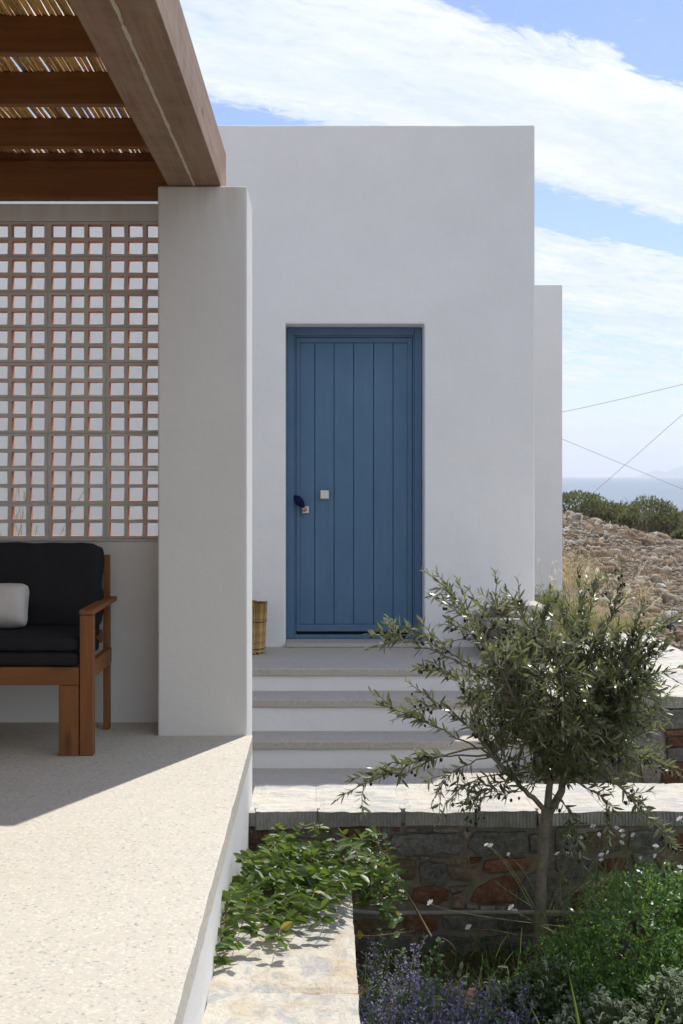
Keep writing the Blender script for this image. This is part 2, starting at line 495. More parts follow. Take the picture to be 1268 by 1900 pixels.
def PZ(y, D):
    return CZ - (y - VY) * D / F


def link(o, parent=None, loc=(0, 0, 0)):
    """loc is a world position"""
    loc = Vector(loc)
    COL.objects.link(o)
    if parent is not None:
        o.parent = parent
        o.location = loc - WL[parent.name]
    else:
        o.location = loc
    WL[o.name] = loc
    return o


def tag(o, label=None, cat=None, group=None, kind=None):
    for k, v in (('label', label), ('category', cat), ('group', group), ('kind', kind)):
        if v:
            o[k] = v
    return o


def thing(name, loc, label, cat, group=None):
    o = bpy.data.objects.new(name, None)
    o.empty_display_size = 0.1
    link(o, None, loc)
    return tag(o, label, cat, group, 'thing')


def make(name, verts, faces, mats, parent=None, fm=None, smooth=False, bevel=0.0, origin=None, tint=None, kind=None, segs=2):
    v = np.asarray(verts, dtype=np.float64).reshape(-1, 3)
    c = Vector(origin) if origin is not None else Vector(((v.min(0) + v.max(0)) / 2).tolist())
    v = v - np.array(c)
    me = bpy.data.meshes.new(name)
    if isinstance(faces, np.ndarray):
        n, k = faces.shape
        me.vertices.add(len(v))
        me.vertices.foreach_set('co', v.astype(np.float32).ravel())
        me.loops.add(n * k)
        me.loops.foreach_set('vertex_index', faces.astype(np.int32).ravel())
        me.polygons.add(n)
        me.polygons.foreach_set('loop_start', np.arange(n, dtype=np.int32) * k)
        me.polygons.foreach_set('loop_total', np.full(n, k, dtype=np.int32))
        me.update(calc_edges=True)
    else:
        me.from_pydata(v.tolist(), [], faces)
    for m in (mats if isinstance(mats, (list, tuple)) else [mats]):
        me.materials.append(m)
    if fm is not None:
        me.polygons.foreach_set('material_index', np.asarray(fm, dtype=np.int32))
    if smooth:
        me.polygons.foreach_set('use_smooth', np.ones(len(me.polygons), dtype=bool))
    if tint is not None:
        a = me.attributes.new('tint', 'FLOAT', 'POINT')
        a.data.foreach_set('value', np.asarray(tint, dtype=np.float32))
    me.update()
    o = bpy.data.objects.new(name, me)
    link(o, parent, c)
    if bevel:
        b = o.modifiers.new('bevel', 'BEVEL')
        b.width = bevel
        b.segments = segs
        b.limit_method = 'ANGLE'
        b.angle_limit = R(35)
    if kind:
        o['kind'] = kind
    return o


def again(name, src, parent, loc, rot=None, scale=None):
    """another object on the mesh of src"""
    o = bpy.data.objects.new(name, src if isinstance(src, bpy.types.Mesh) else src.data)
    link(o, parent, loc)
    if rot is not None:
        if isinstance(rot, Matrix):
            o.rotation_euler = rot.to_euler()
        else:
            o.rotation_euler = rot
    if scale is not None:
        o.scale = scale
    return o


class MB:
    def __init__(s):
        s.v, s.f, s.m = [], [], []

    def box(s, x0, x1, y0, y1, z0, z1, m=0):
        b = len(s.v)
        s.v += [(x0, y0, z0), (x1, y0, z0), (x1, y1, z0), (x0, y1, z0), (x0, y0, z1), (x1, y0, z1), (x1, y1, z1), (x0, y1, z1)]
        s.f += [(b + 3, b + 2, b + 1, b), (b + 4, b + 5, b + 6, b + 7), (b, b + 1, b + 5, b + 4), (b + 1, b + 2, b + 6, b + 5), (b + 2, b + 3, b + 7, b + 6), (b + 3, b, b + 4, b + 7)]
        s.m += [m] * 6
        return s

    def tube(s, pts, radii, n=6, caps=True, m=0):
        pts = [Vector(p) for p in pts]
        if isinstance(radii, (int, float)):
            radii = [radii] * len(pts)
        base = len(s.v)
        up = Vector((0.13, 0.21, 0.97))
        for i, p in enumerate(pts):
            t = (pts[min(i + 1, len(pts) - 1)] - pts[max(i - 1, 0)]).normalized()
            a = t.cross(up)
            if a.length < 1e-3:
                a = t.cross(Vector((1, 0, 0)))
            a.normalize()
            b = t.cross(a)
            for k in range(n):
                th = 2 * math.pi * k / n
                s.v.append(tuple(p + (a * math.cos(th) + b * math.sin(th)) * radii[i]))
        for i in range(len(pts) - 1):
            for k in range(n):
                q = base + i * n
                s.f.append((q + k, q + (k + 1) % n, q + n + (k + 1) % n, q + n + k))
                s.m.append(m)
        if caps:
            s.f.append(tuple(base + k for k in range(n)))
            s.f.append(tuple(base + (len(pts) - 1) * n + k for k in reversed(range(n))))
            s.m += [m, m]
        return s

    def build(s, name, mats, parent=None, **kw):
        return make(name, s.v, s.f, mats, parent, fm=s.m, **kw)


def box(name, x0, x1, y0, y1, z0, z1, mat, parent=None, bevel=0.004, **kw):
    return MB().box(x0, x1, y0, y1, z0, z1).build(name, mat, parent, bevel=bevel, **kw)


def bez(p0, p1, p2, n):
    out = []
    for i in range(n):
        t = i / (n - 1)
        out.append(p0 * (1 - t) ** 2 + p1 * 2 * t * (1 - t) + p2 * t * t)
    return out


# leaf templates: (along, across, lift), faces as triangles
T_LENS = (np.array([(0, 0, 0), (.28, .5, .03), (.28, -.5, .03), (.68, .44, -.02), (.68, -.44, -.02), (1, 0, -.10)], float),
          np.array([(0, 2, 1), (1, 2, 4), (1, 4, 3), (3, 4, 5)]))
T_OVAL = (np.array([(0, 0, 0), (.45, 0, -.05), (1, 0, -.10), (.16, .34, .05), (.5, .5, .06), (.82, .30, .0), (.16, -.34, .05), (.5, -.5, .06), (.82, -.30, .0)], float),
          np.array([(0, 1, 3), (1, 4, 3), (1, 5, 4), (1, 2, 5), (0, 6, 1), (1, 6, 7), (1, 7, 8), (1, 8, 2)]))
T_DIA = (np.array([(0, 0, 0), (.5, .5, .04), (1, 0, -.06), (.5, -.5, .04)], float), np.array([(0, 3, 1), (3, 2, 1)]))


def norm(a):
    return a / np.maximum(np.linalg.norm(a, axis=1, keepdims=True), 1e-9)


def frames(T, N):
    T = norm(T)
    S = norm(np.cross(N, T))
    return T, S, np.cross(T, S)


def leaf_arrays(pos_, T, N, L, Wd, tmpl):
    V, Fc = tmpl
    T, S, N = frames(T, N)
    n, k = len(pos_), len(V)
    pts = (pos_[:, None, :] + T[:, None, :] * (V[None, :, 0:1] * L[:, None, None]) + S[:, None, :] * (V[None, :, 1:2] * Wd[:, None, None])
           + N[:, None, :] * (V[None, :, 2:3] * L[:, None, None]))
    fc = (Fc[None] + (np.arange(n) * k)[:, None, None]).reshape(-1, 3)
    return pts.reshape(-1, 3), fc


def leaves(name, pos_, T, N, L, Wd, tmpl, mat, parent=None, tint=None, kind='stuff', origin=None):
    pts, fc = leaf_arrays(pos_, T, N, L, Wd, tmpl)
    t = RNG.random(len(pos_)) if tint is None else tint
    return make(name, pts, fc, mat, parent, tint=np.repeat(t, len(tmpl[0])), kind=kind, origin=origin)


def leaf_parts(name, pos_, T, N, L, Wd, tmpl, mat, parent):
    """each leaf an object of its own on one shared unit mesh"""
    me = bpy.data.meshes.new(name)
    me.from_pydata(tmpl[0].tolist(), [], tmpl[1].tolist())
    me.materials.append(mat)
    a = me.attributes.new('tint', 'FLOAT', 'POINT')
    a.data.foreach_set('value', np.full(len(tmpl[0]), 0.5, dtype=np.float32))
    T, S, N = frames(T, N)
    for i in range(len(pos_)):
        m = Matrix((T[i].tolist(), S[i].tolist(), N[i].tolist())).transposed()
        again(name, me, parent, pos_[i].tolist(), m, (float(L[i]), float(Wd[i]), float(L[i])))


def blades(name, bases, heights, leans, widths, mat, parent=None, seg=5, kind='stuff', curve=1.6, tint=None):
    """curved ribbons; leans is an (n, 2) horizontal reach at the tip"""
    n = len(bases)
    ts = np.linspace(0, 1, seg + 1)
    side = norm(np.stack([-leans[:, 1], leans[:, 0], np.zeros(n)], 1) + RNG.normal(0, .3, (n, 3)) * np.array([1, 1, 0]) * np.linalg.norm(leans, axis=1, keepdims=True))
    V = np.zeros((n, seg + 1, 2, 3))
    for i, t in enumerate(ts):
        c = bases.copy()
        c[:, :2] += leans * (t ** curve)
        c[:, 2] += heights * (t - 0.28 * t ** 3)
        w = widths[:, None] * (1 - t) ** 0.7 * 0.5 + 0.0002
        V[:, i, 0] = c - side * w
        V[:, i, 1] = c + side * w
    q = []
    for i in range(seg):
        q.append((2 * i, 2 * i + 1, 2 * i + 3, 2 * i + 2))
    q = np.array(q)
    fc = (q[None] + (np.arange(n) * 2 * (seg + 1))[:, None, None]).reshape(-1, 4)
    t = RNG.random(n) if tint is None else tint
    return make(name, V.reshape(-1, 3), fc, mat, parent, tint=np.repeat(t, 2 * (seg + 1)), kind=kind)


def rounded_box(name, cx, cy, cz, hx, hy, hz, r, mat, parent=None, puff=(0, 0, 0), tilt=0.0, wrinkle=0.0, seed=0, div=18, loc=None):
    """soft cushion: rounded box with bulging faces and a few wrinkles"""
    bm = bmesh.new()
    bmesh.ops.create_cube(bm, size=2.0)
    bmesh.ops.subdivide_edges(bm, edges=bm.edges[:], cuts=div, use_grid_fill=True)
    h = Vector((hx, hy, hz))
    rot = Matrix.Rotation(tilt, 3, 'X')
    for v in bm.verts:
        q = v.co.copy()
        # spread samples towards the edges
        q = Vector([math.sin(a * math.pi / 2) * 0.65 + a * 0.35 for a in q])
        w = Vector((q.x * h.x, q.y * h.y, q.z * h.z))
        inner = Vector([max(-(h[i] - r), min(h[i] - r, w[i])) for i in range(3)])
        d = w - inner
        if d.length > 1e-7:
            w = inner + d.normalized() * r
        for i in range(3):
            j, k = (i + 1) % 3, (i + 2) % 3
            w[i] += math.copysign(1, q[i]) * puff[i] * max(0, 1 - q[j] ** 2) * max(0, 1 - q[k] ** 2) * abs(q[i])
        if wrinkle:
            w += d.normalized() * wrinkle * mnoise.noise((w * 9) + Vector((seed * 7.1, 0, 0))) if d.length > 1e-7 else Vector()
        v.co = rot @ w
    vs = [tuple(v.co + Vector((cx, cy, cz))) for v in bm.verts]
    bm.verts.index_update()
    fs = [tuple(v.index for v in f.verts) for f in bm.faces]
    bm.free()
    return make(name, vs, fs, mat, parent, smooth=True)


# ------------------------------------------------------------------ ground, hill, sea
def hill_z(x, y):
    t = max(0.0, min(1.0, (y - 9.6) / 14.4))
    t = t * t * (3 - 2 * t) * 0.55 + t * 0.45
    xx = max(-6.0, min(24.0, x))
    z = -0.14 + t * (0.64 - 0.25 * (xx - 4.53))
    if x < 2.45:
        k = min(1.0, (2.45 - x) / 0.4)
        z = z * (1 - k) + min(z, -0.75) * k
    if y > 29:
        d = y - 29
        z -= 0.10 * d + 0.0011 * d * d if d < 60 else 9.96 + (d - 60) * 0.12
    z += 0.05 * mnoise.noise(Vector((x * 0.9, y * 0.9, 0.0))) * min(1, max(0, (y - 9) / 2)) + 0.03 * mnoise.noise(Vector((x * 3, y * 3, 4.0))) * min(1, max(0, (y - 9) / 2))
    return z


xs = sorted(set(np.round(np.concatenate([np.linspace(-120, -6, 20), np.linspace(-6, 2, 9), np.linspace(2, 16, 113), np.linspace(16, 40, 25), np.linspace(40, 160, 20)]), 3).tolist()))
ys = sorted(set(np.round(np.concatenate([np.linspace(7.32, 12, 48), np.linspace(12, 34, 111), np.linspace(34, 90, 29), np.linspace(90, 300, 20)]), 3).tolist()))
hv = [(x, y, hill_z(x, y)) for y in ys for x in xs]
nx = len(xs)
hf = [(j * nx + i, j * nx + i + 1, (j + 1) * nx + i + 1, (j + 1) * nx + i) for j in range(len(ys) - 1) for i in range(nx - 1)]
tag(make('hillside', hv, hf, MT['earth'], smooth=True), kind='structure')

gv, gf = [], []
gxs = np.linspace(-60, 60, 121)
gys = np.concatenate([np.linspace(-60, 2, 32), np.linspace(2.2, 7.3, 52)])
for y in gys:
    for x in gxs:
        gv.append((x, y, -1.08 + 0.03 * mnoise.noise(Vector((x * 2.3, y * 2.3, 0)))))
gf = [(j * 121 + i, j * 121 + i + 1, (j + 1) * 121 + i + 1, (j + 1) * 121 + i) for j in range(len(gys) - 1) for i in range(120)]
tag(make('garden_ground', gv, gf, MT['soil'], smooth=True), kind='structure')

SEA_Z = -12.0
tag(make('sea', [(-27000, 85, SEA_Z), (27000, 85, SEA_Z), (27000, 27000, SEA_Z), (-27000, 27000, SEA_Z)], [(0, 1, 2, 3)], MT['sea']), kind='structure')

# far islands on the horizon
MT['island'] = simple('island_scrub', (0.12, 0.115, 0.09), 0.95, 0.1, 0, 0.25, 0.002, 0.0)


def island(px0, px1, peaks, D, label):
    n = 26
    v, f = [], []
    rows = 7
    for j in range(rows):
        b = j / (rows - 1)
        for i in range(n):
            a = i / (n - 1)
            x = PX(px0 + (px1 - px0) * a, D)
            hgt = 0
            for (pc, pw, ph) in peaks:
                hgt = max(hgt, ph * max(0, 1 - ((px0 + (px1 - px0) * a - pc) / pw) ** 2))
            hgt *= (1 + 0.25 * mnoise.noise(Vector((a * 9, b * 3, pc))))
            z = SEA_Z - 5 + (hgt * D / F + 40) * math.sin(math.pi * b) * (1 if hgt > 0 else 0.05)
            v.append((x, D + (b - 0.5) * 2500, z))
    f = [(j * n + i, j * n + i + 1, (j + 1) * n + i + 1, (j + 1) * n + i) for j in range(rows - 1) for i in range(n - 1)]
    return tag(make('island', v, f, MT['island'], smooth=True), label, 'island')


island(1200, 1240, [(1219, 17, 8), (1232, 9, 4)], 24000, 'small low island, a faint blue hump on the sea horizon')
island(1240, 1400, [(1300, 60, 24), (1268, 26, 17), (1350, 50, 16)], 24500, 'larger hazy blue island at the right end of the sea horizon')

# the air between here and the islands
hm, hg = mat_graph('sea_haze')
hv_ = hg.node('ShaderNodeVolumePrincipled', {'Color': (0.93, 0.96, 1.0, 1), 'Density': 0.00009, 'Anisotropy': 0.2})
hg.node('ShaderNodeOutputMaterial', {'Volume': hv_.outputs[0]})
tag(MB().box(-30000, 30000, -400, 30000, SEA_Z - 45, 420).build('haze', hm), kind='stuff')

# ------------------------------------------------------------------ main house with the door
DW = 9.11                      # distance of the door wall
HX0, HX1 = -6.5, 1.522
HZ1 = 3.752
OX0, OX1, OZ = -0.2713, 0.729, 2.322
DREV = 0.20


def house_shell():
    v, f = [], []

    def V(x, y, z):
        v.append((x, y, z))
        return len(v) - 1
    y0, y1, zb = DW, DW + 6, -0.9
    a = [V(HX0, y0, zb), V(OX0, y0, zb), V(OX1, y0, zb), V(HX1, y0, zb)]
    b = [V(HX0, y0, OZ), V(OX0, y0, OZ), V(OX1, y0, OZ), V(HX1, y0, OZ)]
    wz = lambda x: HZ1 + 0.006 * mnoise.noise(Vector((x * 1.7, 3, 1))) + 0.003 * mnoise.noise(Vector((x * 7, 3, 5)))
    c = [V(HX0, y0, wz(HX0)), V(OX0, y0, wz(OX0)), V(OX1, y0, wz(OX1)), V(HX1, y0, wz(HX1))]
    run = [[V(x0 + (x1 - x0) * t / q, y0, wz(x0 + (x1 - x0) * t / q)) for t in range(1, q)] for x0, x1, q in ((HX0, OX0, 30), (OX0, OX1, 8), (OX1, HX1, 7))]
    f += [(a[0], a[1], b[1], b[0]), (a[2], a[3], b[3], b[2]), (b[0], b[1], c[1], *run[0][::-1], c[0]), (b[1], b[2], c[2], *run[1][::-1], c[1]), (b[2], b[3], c[3], *run[2][::-1], c[2])]
    yr = DW + DREV + 0.09
    r = [V(OX0, yr, zb), V(OX1, yr, zb), V(OX0, yr, OZ), V(OX1, yr, OZ)]
    f += [(a[1], r[0], r[2], b[1]), (r[1], a[2], b[2], r[3]), (b[1], r[2], r[3], b[2]), (r[0], r[1], r[3], r[2])]
    k = [V(HX0, y1, zb), V(HX1, y1, zb), V(HX0, y1, HZ1), V(HX1, y1, HZ1)]
    f += [(a[3], k[1], k[3], c[3], b[3]), (k[0], a[0], b[0], c[0], k[2]), (k[1], k[0], k[2], k[3]), (c[0], *run[0], c[1], *run[1], c[2], *run[2], c[3], k[3], k[2])]
    return v, f


hs = thing('white_house', (0, DW, 0), 'tall white plastered house block with the blue plank door', 'house')
v, f = house_shell()
make('wall', v, f, MT['plaster'], hs, bevel=0.012)

h2 = thing('white_annex', (2.0, 12, 0), 'lower white annex wall just past the right corner of the door block', 'house')
D2 = 12.0
box('wall', 0.4, PX(1044, D2), D2, D2 + 5, 0.10, PZ(528, D2), MT['plaster'], h2, 0.012)

# front door
fd = bpy.data.objects.new('door', None)
link(fd, hs, (0.23, DW + DREV, 0.03))
fd['label'] = 'blue plank door with a square silver knob'
D = DW + DREV
zt = 2.3185
zs = 0.03


def CX(c, D):
    return PX(380 + c / 2.536, D)


def CZZ(c, D):
    return PZ(560 + c / 2.536, D)


fx0, fx1 = OX0 + 0.003, OX1 - 0.003
jw = 0.054
fr = MB()
fr.box(fx0, fx0 + jw, D, D + 0.07, zs, zt)
fr.box(fx1 - jw, fx1, D, D + 0.07, zs, zt)
fr.box(fx0 + jw, fx1 - jw, D, D + 0.07, zt - 0.056, zt)
fr.build('door_frame', MT['door'], fd, bevel=0.005)
rb = MB()
rw = 0.012
rb.box(fx0 + jw, fx0 + jw + rw, D + 0.018, D + 0.07, zs, zt - 0.056)
rb.box(fx1 - jw - rw, fx1 - jw, D + 0.018, D + 0.07, zs, zt - 0.056)
rb.box(fx0 + jw + rw, fx1 - jw - rw, D + 0.018, D + 0.07, zt - 0.068, zt - 0.056)
rb.build('rebate', MT['door'], fd, bevel=0.002)
lx0, lx1 = fx0 + jw + rw + 0.003, fx1 - jw - rw - 0.003
lz1, lz0 = zt - 0.071, zs + 0.052
px0_, px1_ = CX(447, D) + 0.002, CX(957, D) - 0.002
lf = MB()
lf.box(lx0, px0_, D + 0.028, D + 0.075, lz0, lz1)
lf.box(px1_, lx1, D + 0.028, D + 0.075, lz0, lz1)
pz1, pz0 = CZZ(190, D), CZZ(1520, D)
lf.box(px0_, px1_, D + 0.028, D + 0.075, pz1, lz1)
lf.box(px0_, px1_, D + 0.026, D + 0.075, lz0, pz0)
leaf_o = lf.build('door_leaf', MT['door'], fd, bevel=0.003)
edges = [447, 518, 609, 702, 796, 888, 957]
for a, b in zip(edges[:-1], edges[1:]):
    x0 = CX(a, D) + (0.002 if a == 447 else 0.0016)
    x1 = CX(b, D) - (0.002 if b == 957 else 0.0016)
    box('plank', x0, x1, D + 0.036, D + 0.07, pz0 + 0.001, pz1 - 0.001, MT['door'], fd, 0.004)
box('leaf_core', lx0, lx1, D + 0.071, D + 0.086, zs + 0.001, lz1, MT['gap'], fd, 0)
box('threshold', fx0 + jw, fx1 - jw, D + 0.005, D + 0.07, zs, zs + 0.030, MT['door'], fd, 0.004)
kx, kz = PX(602.7, D), PZ(917.7, D)
kn = box('knob', kx - 0.032, kx + 0.032, D - 0.035, D - 0.012, kz - 0.032, kz + 0.032, MT['nickel'], fd, 0.006)
MB().tube([(kx, D - 0.012, kz), (kx, D + 0.04, kz)], 0.012, 12).build('knob_stem', MT['nickel'], fd, smooth=True)
lx, lz = PX(566.8, D), PZ(946, D)
lk = box('lock_plate', lx - 0.026, lx + 0.026, D + 0.018, D + 0.034, lz - 0.025, lz + 0.025, MT['nickel'], fd, 0.002)
MB().tube([(lx - 0.004, D + 0.006, lz), (lx - 0.004, D + 0.02, lz)], 0.010, 12).build('lock_cylinder', MT['brass'], fd)
tag(box('door_sill', OX0 + 0.001, OX1 - 0.001, DW - 0.055, D + 0.085, 0.001, zs - 0.001, MT['step_slab'], hs, 0.006))

# key with a cloth fob in the lock
kf = thing('key_fob', (lx, D, lz), 'navy cloth fob with key hanging from the door lock', 'key fob')
box('key', lx - 0.010, lx + 0.002, D - 0.012, D + 0.006, lz - 0.008, lz + 0.006, MT['brass'], kf, 0.001)
ring = MB()
ring.tube([(lx - 0.006 + 0.017 * math.cos(t), D - 0.010 + 0.006 * math.sin(t), lz + 0.004 + 0.015 * math.sin(t)) for t in np.linspace(0, 2 * math.pi, 17)], 0.0022, 6)
ring.build('ring', MT['wire'], kf)
p0, p1 = Vector((lx - 0.008, D - 0.014, lz + 0.018)), Vector((PX(547, D), D - 0.012, PZ(919, D)))
fob = MB()
fob.tube([p0.lerp(p1, t) for t in np.linspace(0, 1, 9)], [0.006, 0.016, 0.024, 0.028, 0.030, 0.029, 0.025, 0.017, 0.005], 10)
fob.build('tassel', MT['navy'], kf, smooth=True)
MB().tube([(lx - 0.018, D - 0.01, lz - 0.002), (lx - 0.024, D - 0.012, lz - 0.020), (lx - 0.022, D - 0.012, lz - 0.040), (lx - 0.014, D - 0.012, lz - 0.052)], 0.0022, 5).build('cord', MT['wire'], kf)

# ------------------------------------------------------------------ landing, steps and path
D1 = F * 1.225 / (1240 - VY)
D2s = F * 1.372 / (1298 - VY)
D3s = F * 1.57 / (1375 - VY)
SX0, SX1 = -1.6, 1.25
st = thing('front_steps', (0, D1, -0.51), 'pale stone steps with white risers leading up to the blue door', 'steps')


def worn_slab(name, x0, x1, y0, y1, z0, z1, mat, parent, seed):
    """slab whose front nose wanders by a few millimetres"""
    n = 60
    v, f = [], []
    for i in range(n):
        x = x0 + (x1 - x0) * i / (n - 1)
        j = 0.005 * mnoise.noise(Vector((x * 4, seed, 0))) + 0.003 * mnoise.noise(Vector((x * 21, seed, 3)))
        k = 0.003 * mnoise.noise(Vector((x * 9, seed, 8)))
        v += [(x, y0 + j + 0.006, z1 + k * 0.3), (x, y0 + j, z1 - 0.007 + k * 0.5), (x, y0 + j + 0.001, z0 + 0.004 + k), (x, y0 + j + 0.008, z0 + k), (x, y1, z0), (x, y1, z1)]
    for i in range(n - 1):
        for q in range(6):
            f.append((i * 6 + q, (i + 1) * 6 + q, (i + 1) * 6 + (q + 1) % 6, i * 6 + (q + 1) % 6))
    f += [(0, 1, 2, 3, 4, 5), tuple((n - 1) * 6 + q for q in (5, 4, 3, 2, 1, 0))]
    return make(name, v, f, mat, parent)


levels = [(0.0, D1, DW + 0.002), (-0.147, D2s, D1 + 0.06), (-0.345, D3s, D2s + 0.06)]
for i, (z, yf, yb) in enumerate(levels):
    worn_slab('tread', SX0, SX1, yf, yb, z - 0.05, z, MT['step_slab'], st, i * 5.3)
    zb = (-0.147, -0.345, -0.512)[i]
    box('riser', SX0 + 0.002, SX1 - 0.002, yf + 0.022, yf + 0.2, zb - 0.05, z - 0.052, MT['plaster'], st, 0)
tag(box('path', SX0 - 4, SX1, 6.64, D3s + 0.06, -0.60, -0.512, MT['step_slab'], None, 0), kind='structure')

# ------------------------------------------------------------------ terrace
TE = -0.334                 # terrace edge
PWX = -0.3605               # wall face below it
PD0, PD1 = 5.985, 6.44      # pillar
n = 150
v, f = [], []
for i in range(n):
    y = -2.0 + (PD0 + 0.004 + 2.0) * i / (n - 1)
    j = 0.003 * mnoise.noise(Vector((y * 5, 0, 0))) + 0.002 * mnoise.noise(Vector((y * 26, 0, 3))) - 0.004 * max(0, mnoise.noise(Vector((y * 40, 2, 3))) - 0.3)
    k = 0.003 * mnoise.noise(Vector((y * 12, 5, 8)))
    v += [(-6.5, y, 0), (TE - 0.010 + j * 0.5, y, k * 0.2), (TE - 0.002 + j, y, -0.007 + k * 0.4), (TE + j * 0.8, y, -0.075 + k), (TE - 0.010 + j, y, -0.085 + k), (-6.5, y, -0.085)]
for i in range(n - 1):
    for q in range(6):
        f.append((i * 6 + q, i * 6 + (q + 1) % 6, (i + 1) * 6 + (q + 1) % 6, (i + 1) * 6 + q))
f += [(5, 4, 3, 2, 1, 0), tuple((n - 1) * 6 + q for q in range(6))]
tag(make('terrace_floor', v, f, MT['terrazzo']), kind='structure')
tag(MB().box(-6.5, PWX - 0.02, PD0 + 0.006, PD1, -0.085, 0).box(-6.5, SX0 - 0.002, PD1 + 0.0005, DW - 0.001, -0.085, -0.0004).build('back_terrace_floor', MT['terrazzo']), kind='structure')
tw = thing('terrace_wall', (PWX, 3.0, -0.5), 'low white plastered wall under the terrace edge', 'wall')
box('wall', PWX - 0.25, PWX, -2.0, PD1, -1.15, -0.087, MT['plaster_pillar'], tw, 0.003)

pl = thing('white_pillar', (-0.57, 6.2, 0), 'square white plastered pillar carrying the pergola beam', 'pillar')
box('shaft', PX(293, PD0), PWX, PD0, PD1, -0.085, 2.598, MT['plaster_pillar'], pl, 0.010, segs=3)

# ------------------------------------------------------------------ block screen wall
SD = 6.31                   # its front face
sw_ = thing('screen_wall', (-1.6, SD, 0), 'white wall with a clay block screen of square holes behind the sofa', 'wall')
px_r = PX(293, PD0) + 0.02
sill_z = PZ(1000, SD)
box('wall', -5.2, px_r, SD, SD + 0.16, -0.03, sill_z - 0.012, MT['plaster_pillar'], sw_, 0.004)
box('ledge', -5.2, px_r, SD - 0.008, SD + 0.16, sill_z - 0.012, sill_z, MT['block_paint'], sw_, 0.003)
top_z = PZ(410.5, SD)
box('header', -5.2, px_r, SD - 0.004, SD + 0.12, top_z + 0.001, 2.583, MT['plaster_pillar'], sw_, 0.004)


def block_mesh():
    """clay block with 3 x 2 square holes, outer size bw x bh, painted faces and bare holes"""
    bw, bh, bd = 0.2885, 0.1752, 0.058
    hw, hh = 0.0720, 0.0655
    gx = (0.0915)
    gy = 0.0835
    xs_, zs_ = [-bw / 2], [-bh / 2]
    for k in (-1, 0, 1):
        xs_ += [k * gx - hw / 2, k * gx + hw / 2]
    xs_.append(bw / 2)
    for k in (-0.5, 0.5):
        zs_ += [k * gy - hh / 2, k * gy + hh / 2]
    zs_.append(bh / 2)
    v, f, m = [], [], []
    nx_, nz_ = len(xs_), len(zs_)
    for y in (0, bd):
        for z in zs_:
            for x in xs_:
                v.append((x, y, z))
    idx = lambda s, j, i: s * nx_ * nz_ + j * nx_ + i
    for j in range(nz_ - 1):
        for i in range(nx_ - 1):
            hole = (i % 2 == 1) and (j % 2 == 1)
            a = [(j, i), (j, i + 1), (j + 1, i + 1), (j + 1, i)]
            if not hole:
                f.append(tuple(idx(0, *q) for q in a)); m.append(0)
                f.append(tuple(idx(1, *q) for q in reversed(a))); m.append(0)
            else:
                for q in range(4):
                    p, r = a[q], a[(q + 1) % 4]
                    f.append((idx(0, *p), idx(0, *r), idx(1, *r), idx(1, *p))); m.append(1)
    for j in range(nz_ - 1):
        f.append((idx(0, j, 0), idx(0, j + 1, 0), idx(1, j + 1, 0), idx(1, j, 0))); m.append(0)
        f.append((idx(0, j + 1, nx_ - 1), idx(0, j, nx_ - 1), idx(1, j, nx_ - 1), idx(1, j + 1, nx_ - 1))); m.append(0)
    for i in range(nx_ - 1):
        f.append((idx(0, 0, i + 1), idx(0, 0, i), idx(1, 0, i), idx(1, 0, i + 1))); m.append(0)
        f.append((idx(0, nz_ - 1, i), idx(0, nz_ - 1, i + 1), idx(1, nz_ - 1, i + 1), idx(1, nz_ - 1, i))); m.append(0)
    # push the hole corners about a little so that no two holes are quite alike
    return v, f, m


bw, bh = 0.2905, (top_z - sill_z) / 9
bx_c = PX(142.5, SD)         # centre of the block column in the middle of the view
proto = None
meshes = []
for q in range(4):
    v, f, m = block_mesh()
    rr = random.Random(q)
    v = [(x + rr.uniform(-.0016, .0016) * (abs(x) < .14), y, z + rr.uniform(-.0016, .0016) * (abs(z) < .085)) for x, y, z in v]
    v = [(x, y, z * (bh - 0.0016) / 0.1752) for x, y, z in v]
    me = bpy.data.meshes.new('block')
    me.from_pydata(v, [], f)
    me.materials.append(MT['block_paint'])
    me.materials.append(MT['terracotta'])
    me.polygons.foreach_set('material_index', np.array(m, dtype=np.int32))
    meshes.append(me)
for c in range(-5, 3):
    for r in range(9):
        o = again('block', meshes[random.randrange(4)], sw_, (bx_c + c * bw + random.uniform(-.0012, .0012), SD + 0.006 + random.uniform(0, .003), sill_z + bh * (r + .5)), (0, 0, random.uniform(-.004, .004)))
mo = MB()
for c in range(-5, 3):
    mo.box(bx_c + c * bw + bw / 2 - 0.0035, bx_c + c * bw + bw / 2 + 0.0035, SD + 0.013, SD + 0.058, sill_z + 0.001, top_z - 0.001)
mo.build('mortar_joint', MT['block_paint'], sw_)

# ------------------------------------------------------------------ pergola
pg = thing('pergola', (-2.0, 4.5, 2.6), 'brown timber pergola with a reed mat roof over the terrace', 'pergola')
bxr, bxl = -0.484, -0.736
bxm = (bxl + bxr) / 2
BE = 6.32
for (x0, x1) in ((bxl, bxm - 0.003), (bxm + 0.003, bxr)):
    box('main_beam', x0, x1, -1.5, BE, 2.601, 2.832, MT['beam'], pg, 0.004)
sv, sf = [], []
n = 260
for i in range(n):
    y = 2.0 + (5.99 - 2.0) * i / (n - 1)
    w = 0.006 + 0.0035 * mnoise.noise(Vector((y * 9, 1, 1))) + 0.003 * mnoise.noise(Vector((y * 30, 5, 1)))
    o = 0.003 * mnoise.noise(Vector((y * 6, 9, 1)))
    sv += [(bxm - w + o, y, 2.6005), (bxm + o, y, 2.5965), (bxm + w + o, y, 2.6005), (bxm + o, y, 2.606)]
for i in range(n - 1):
    for q in range(4):
        sf.append((i * 4 + q, i * 4 + (q + 1) % 4, (i + 1) * 4 + (q + 1) % 4, (i + 1) * 4 + q))
make('sealant_bead', sv, sf, MT['sealant'], pg)
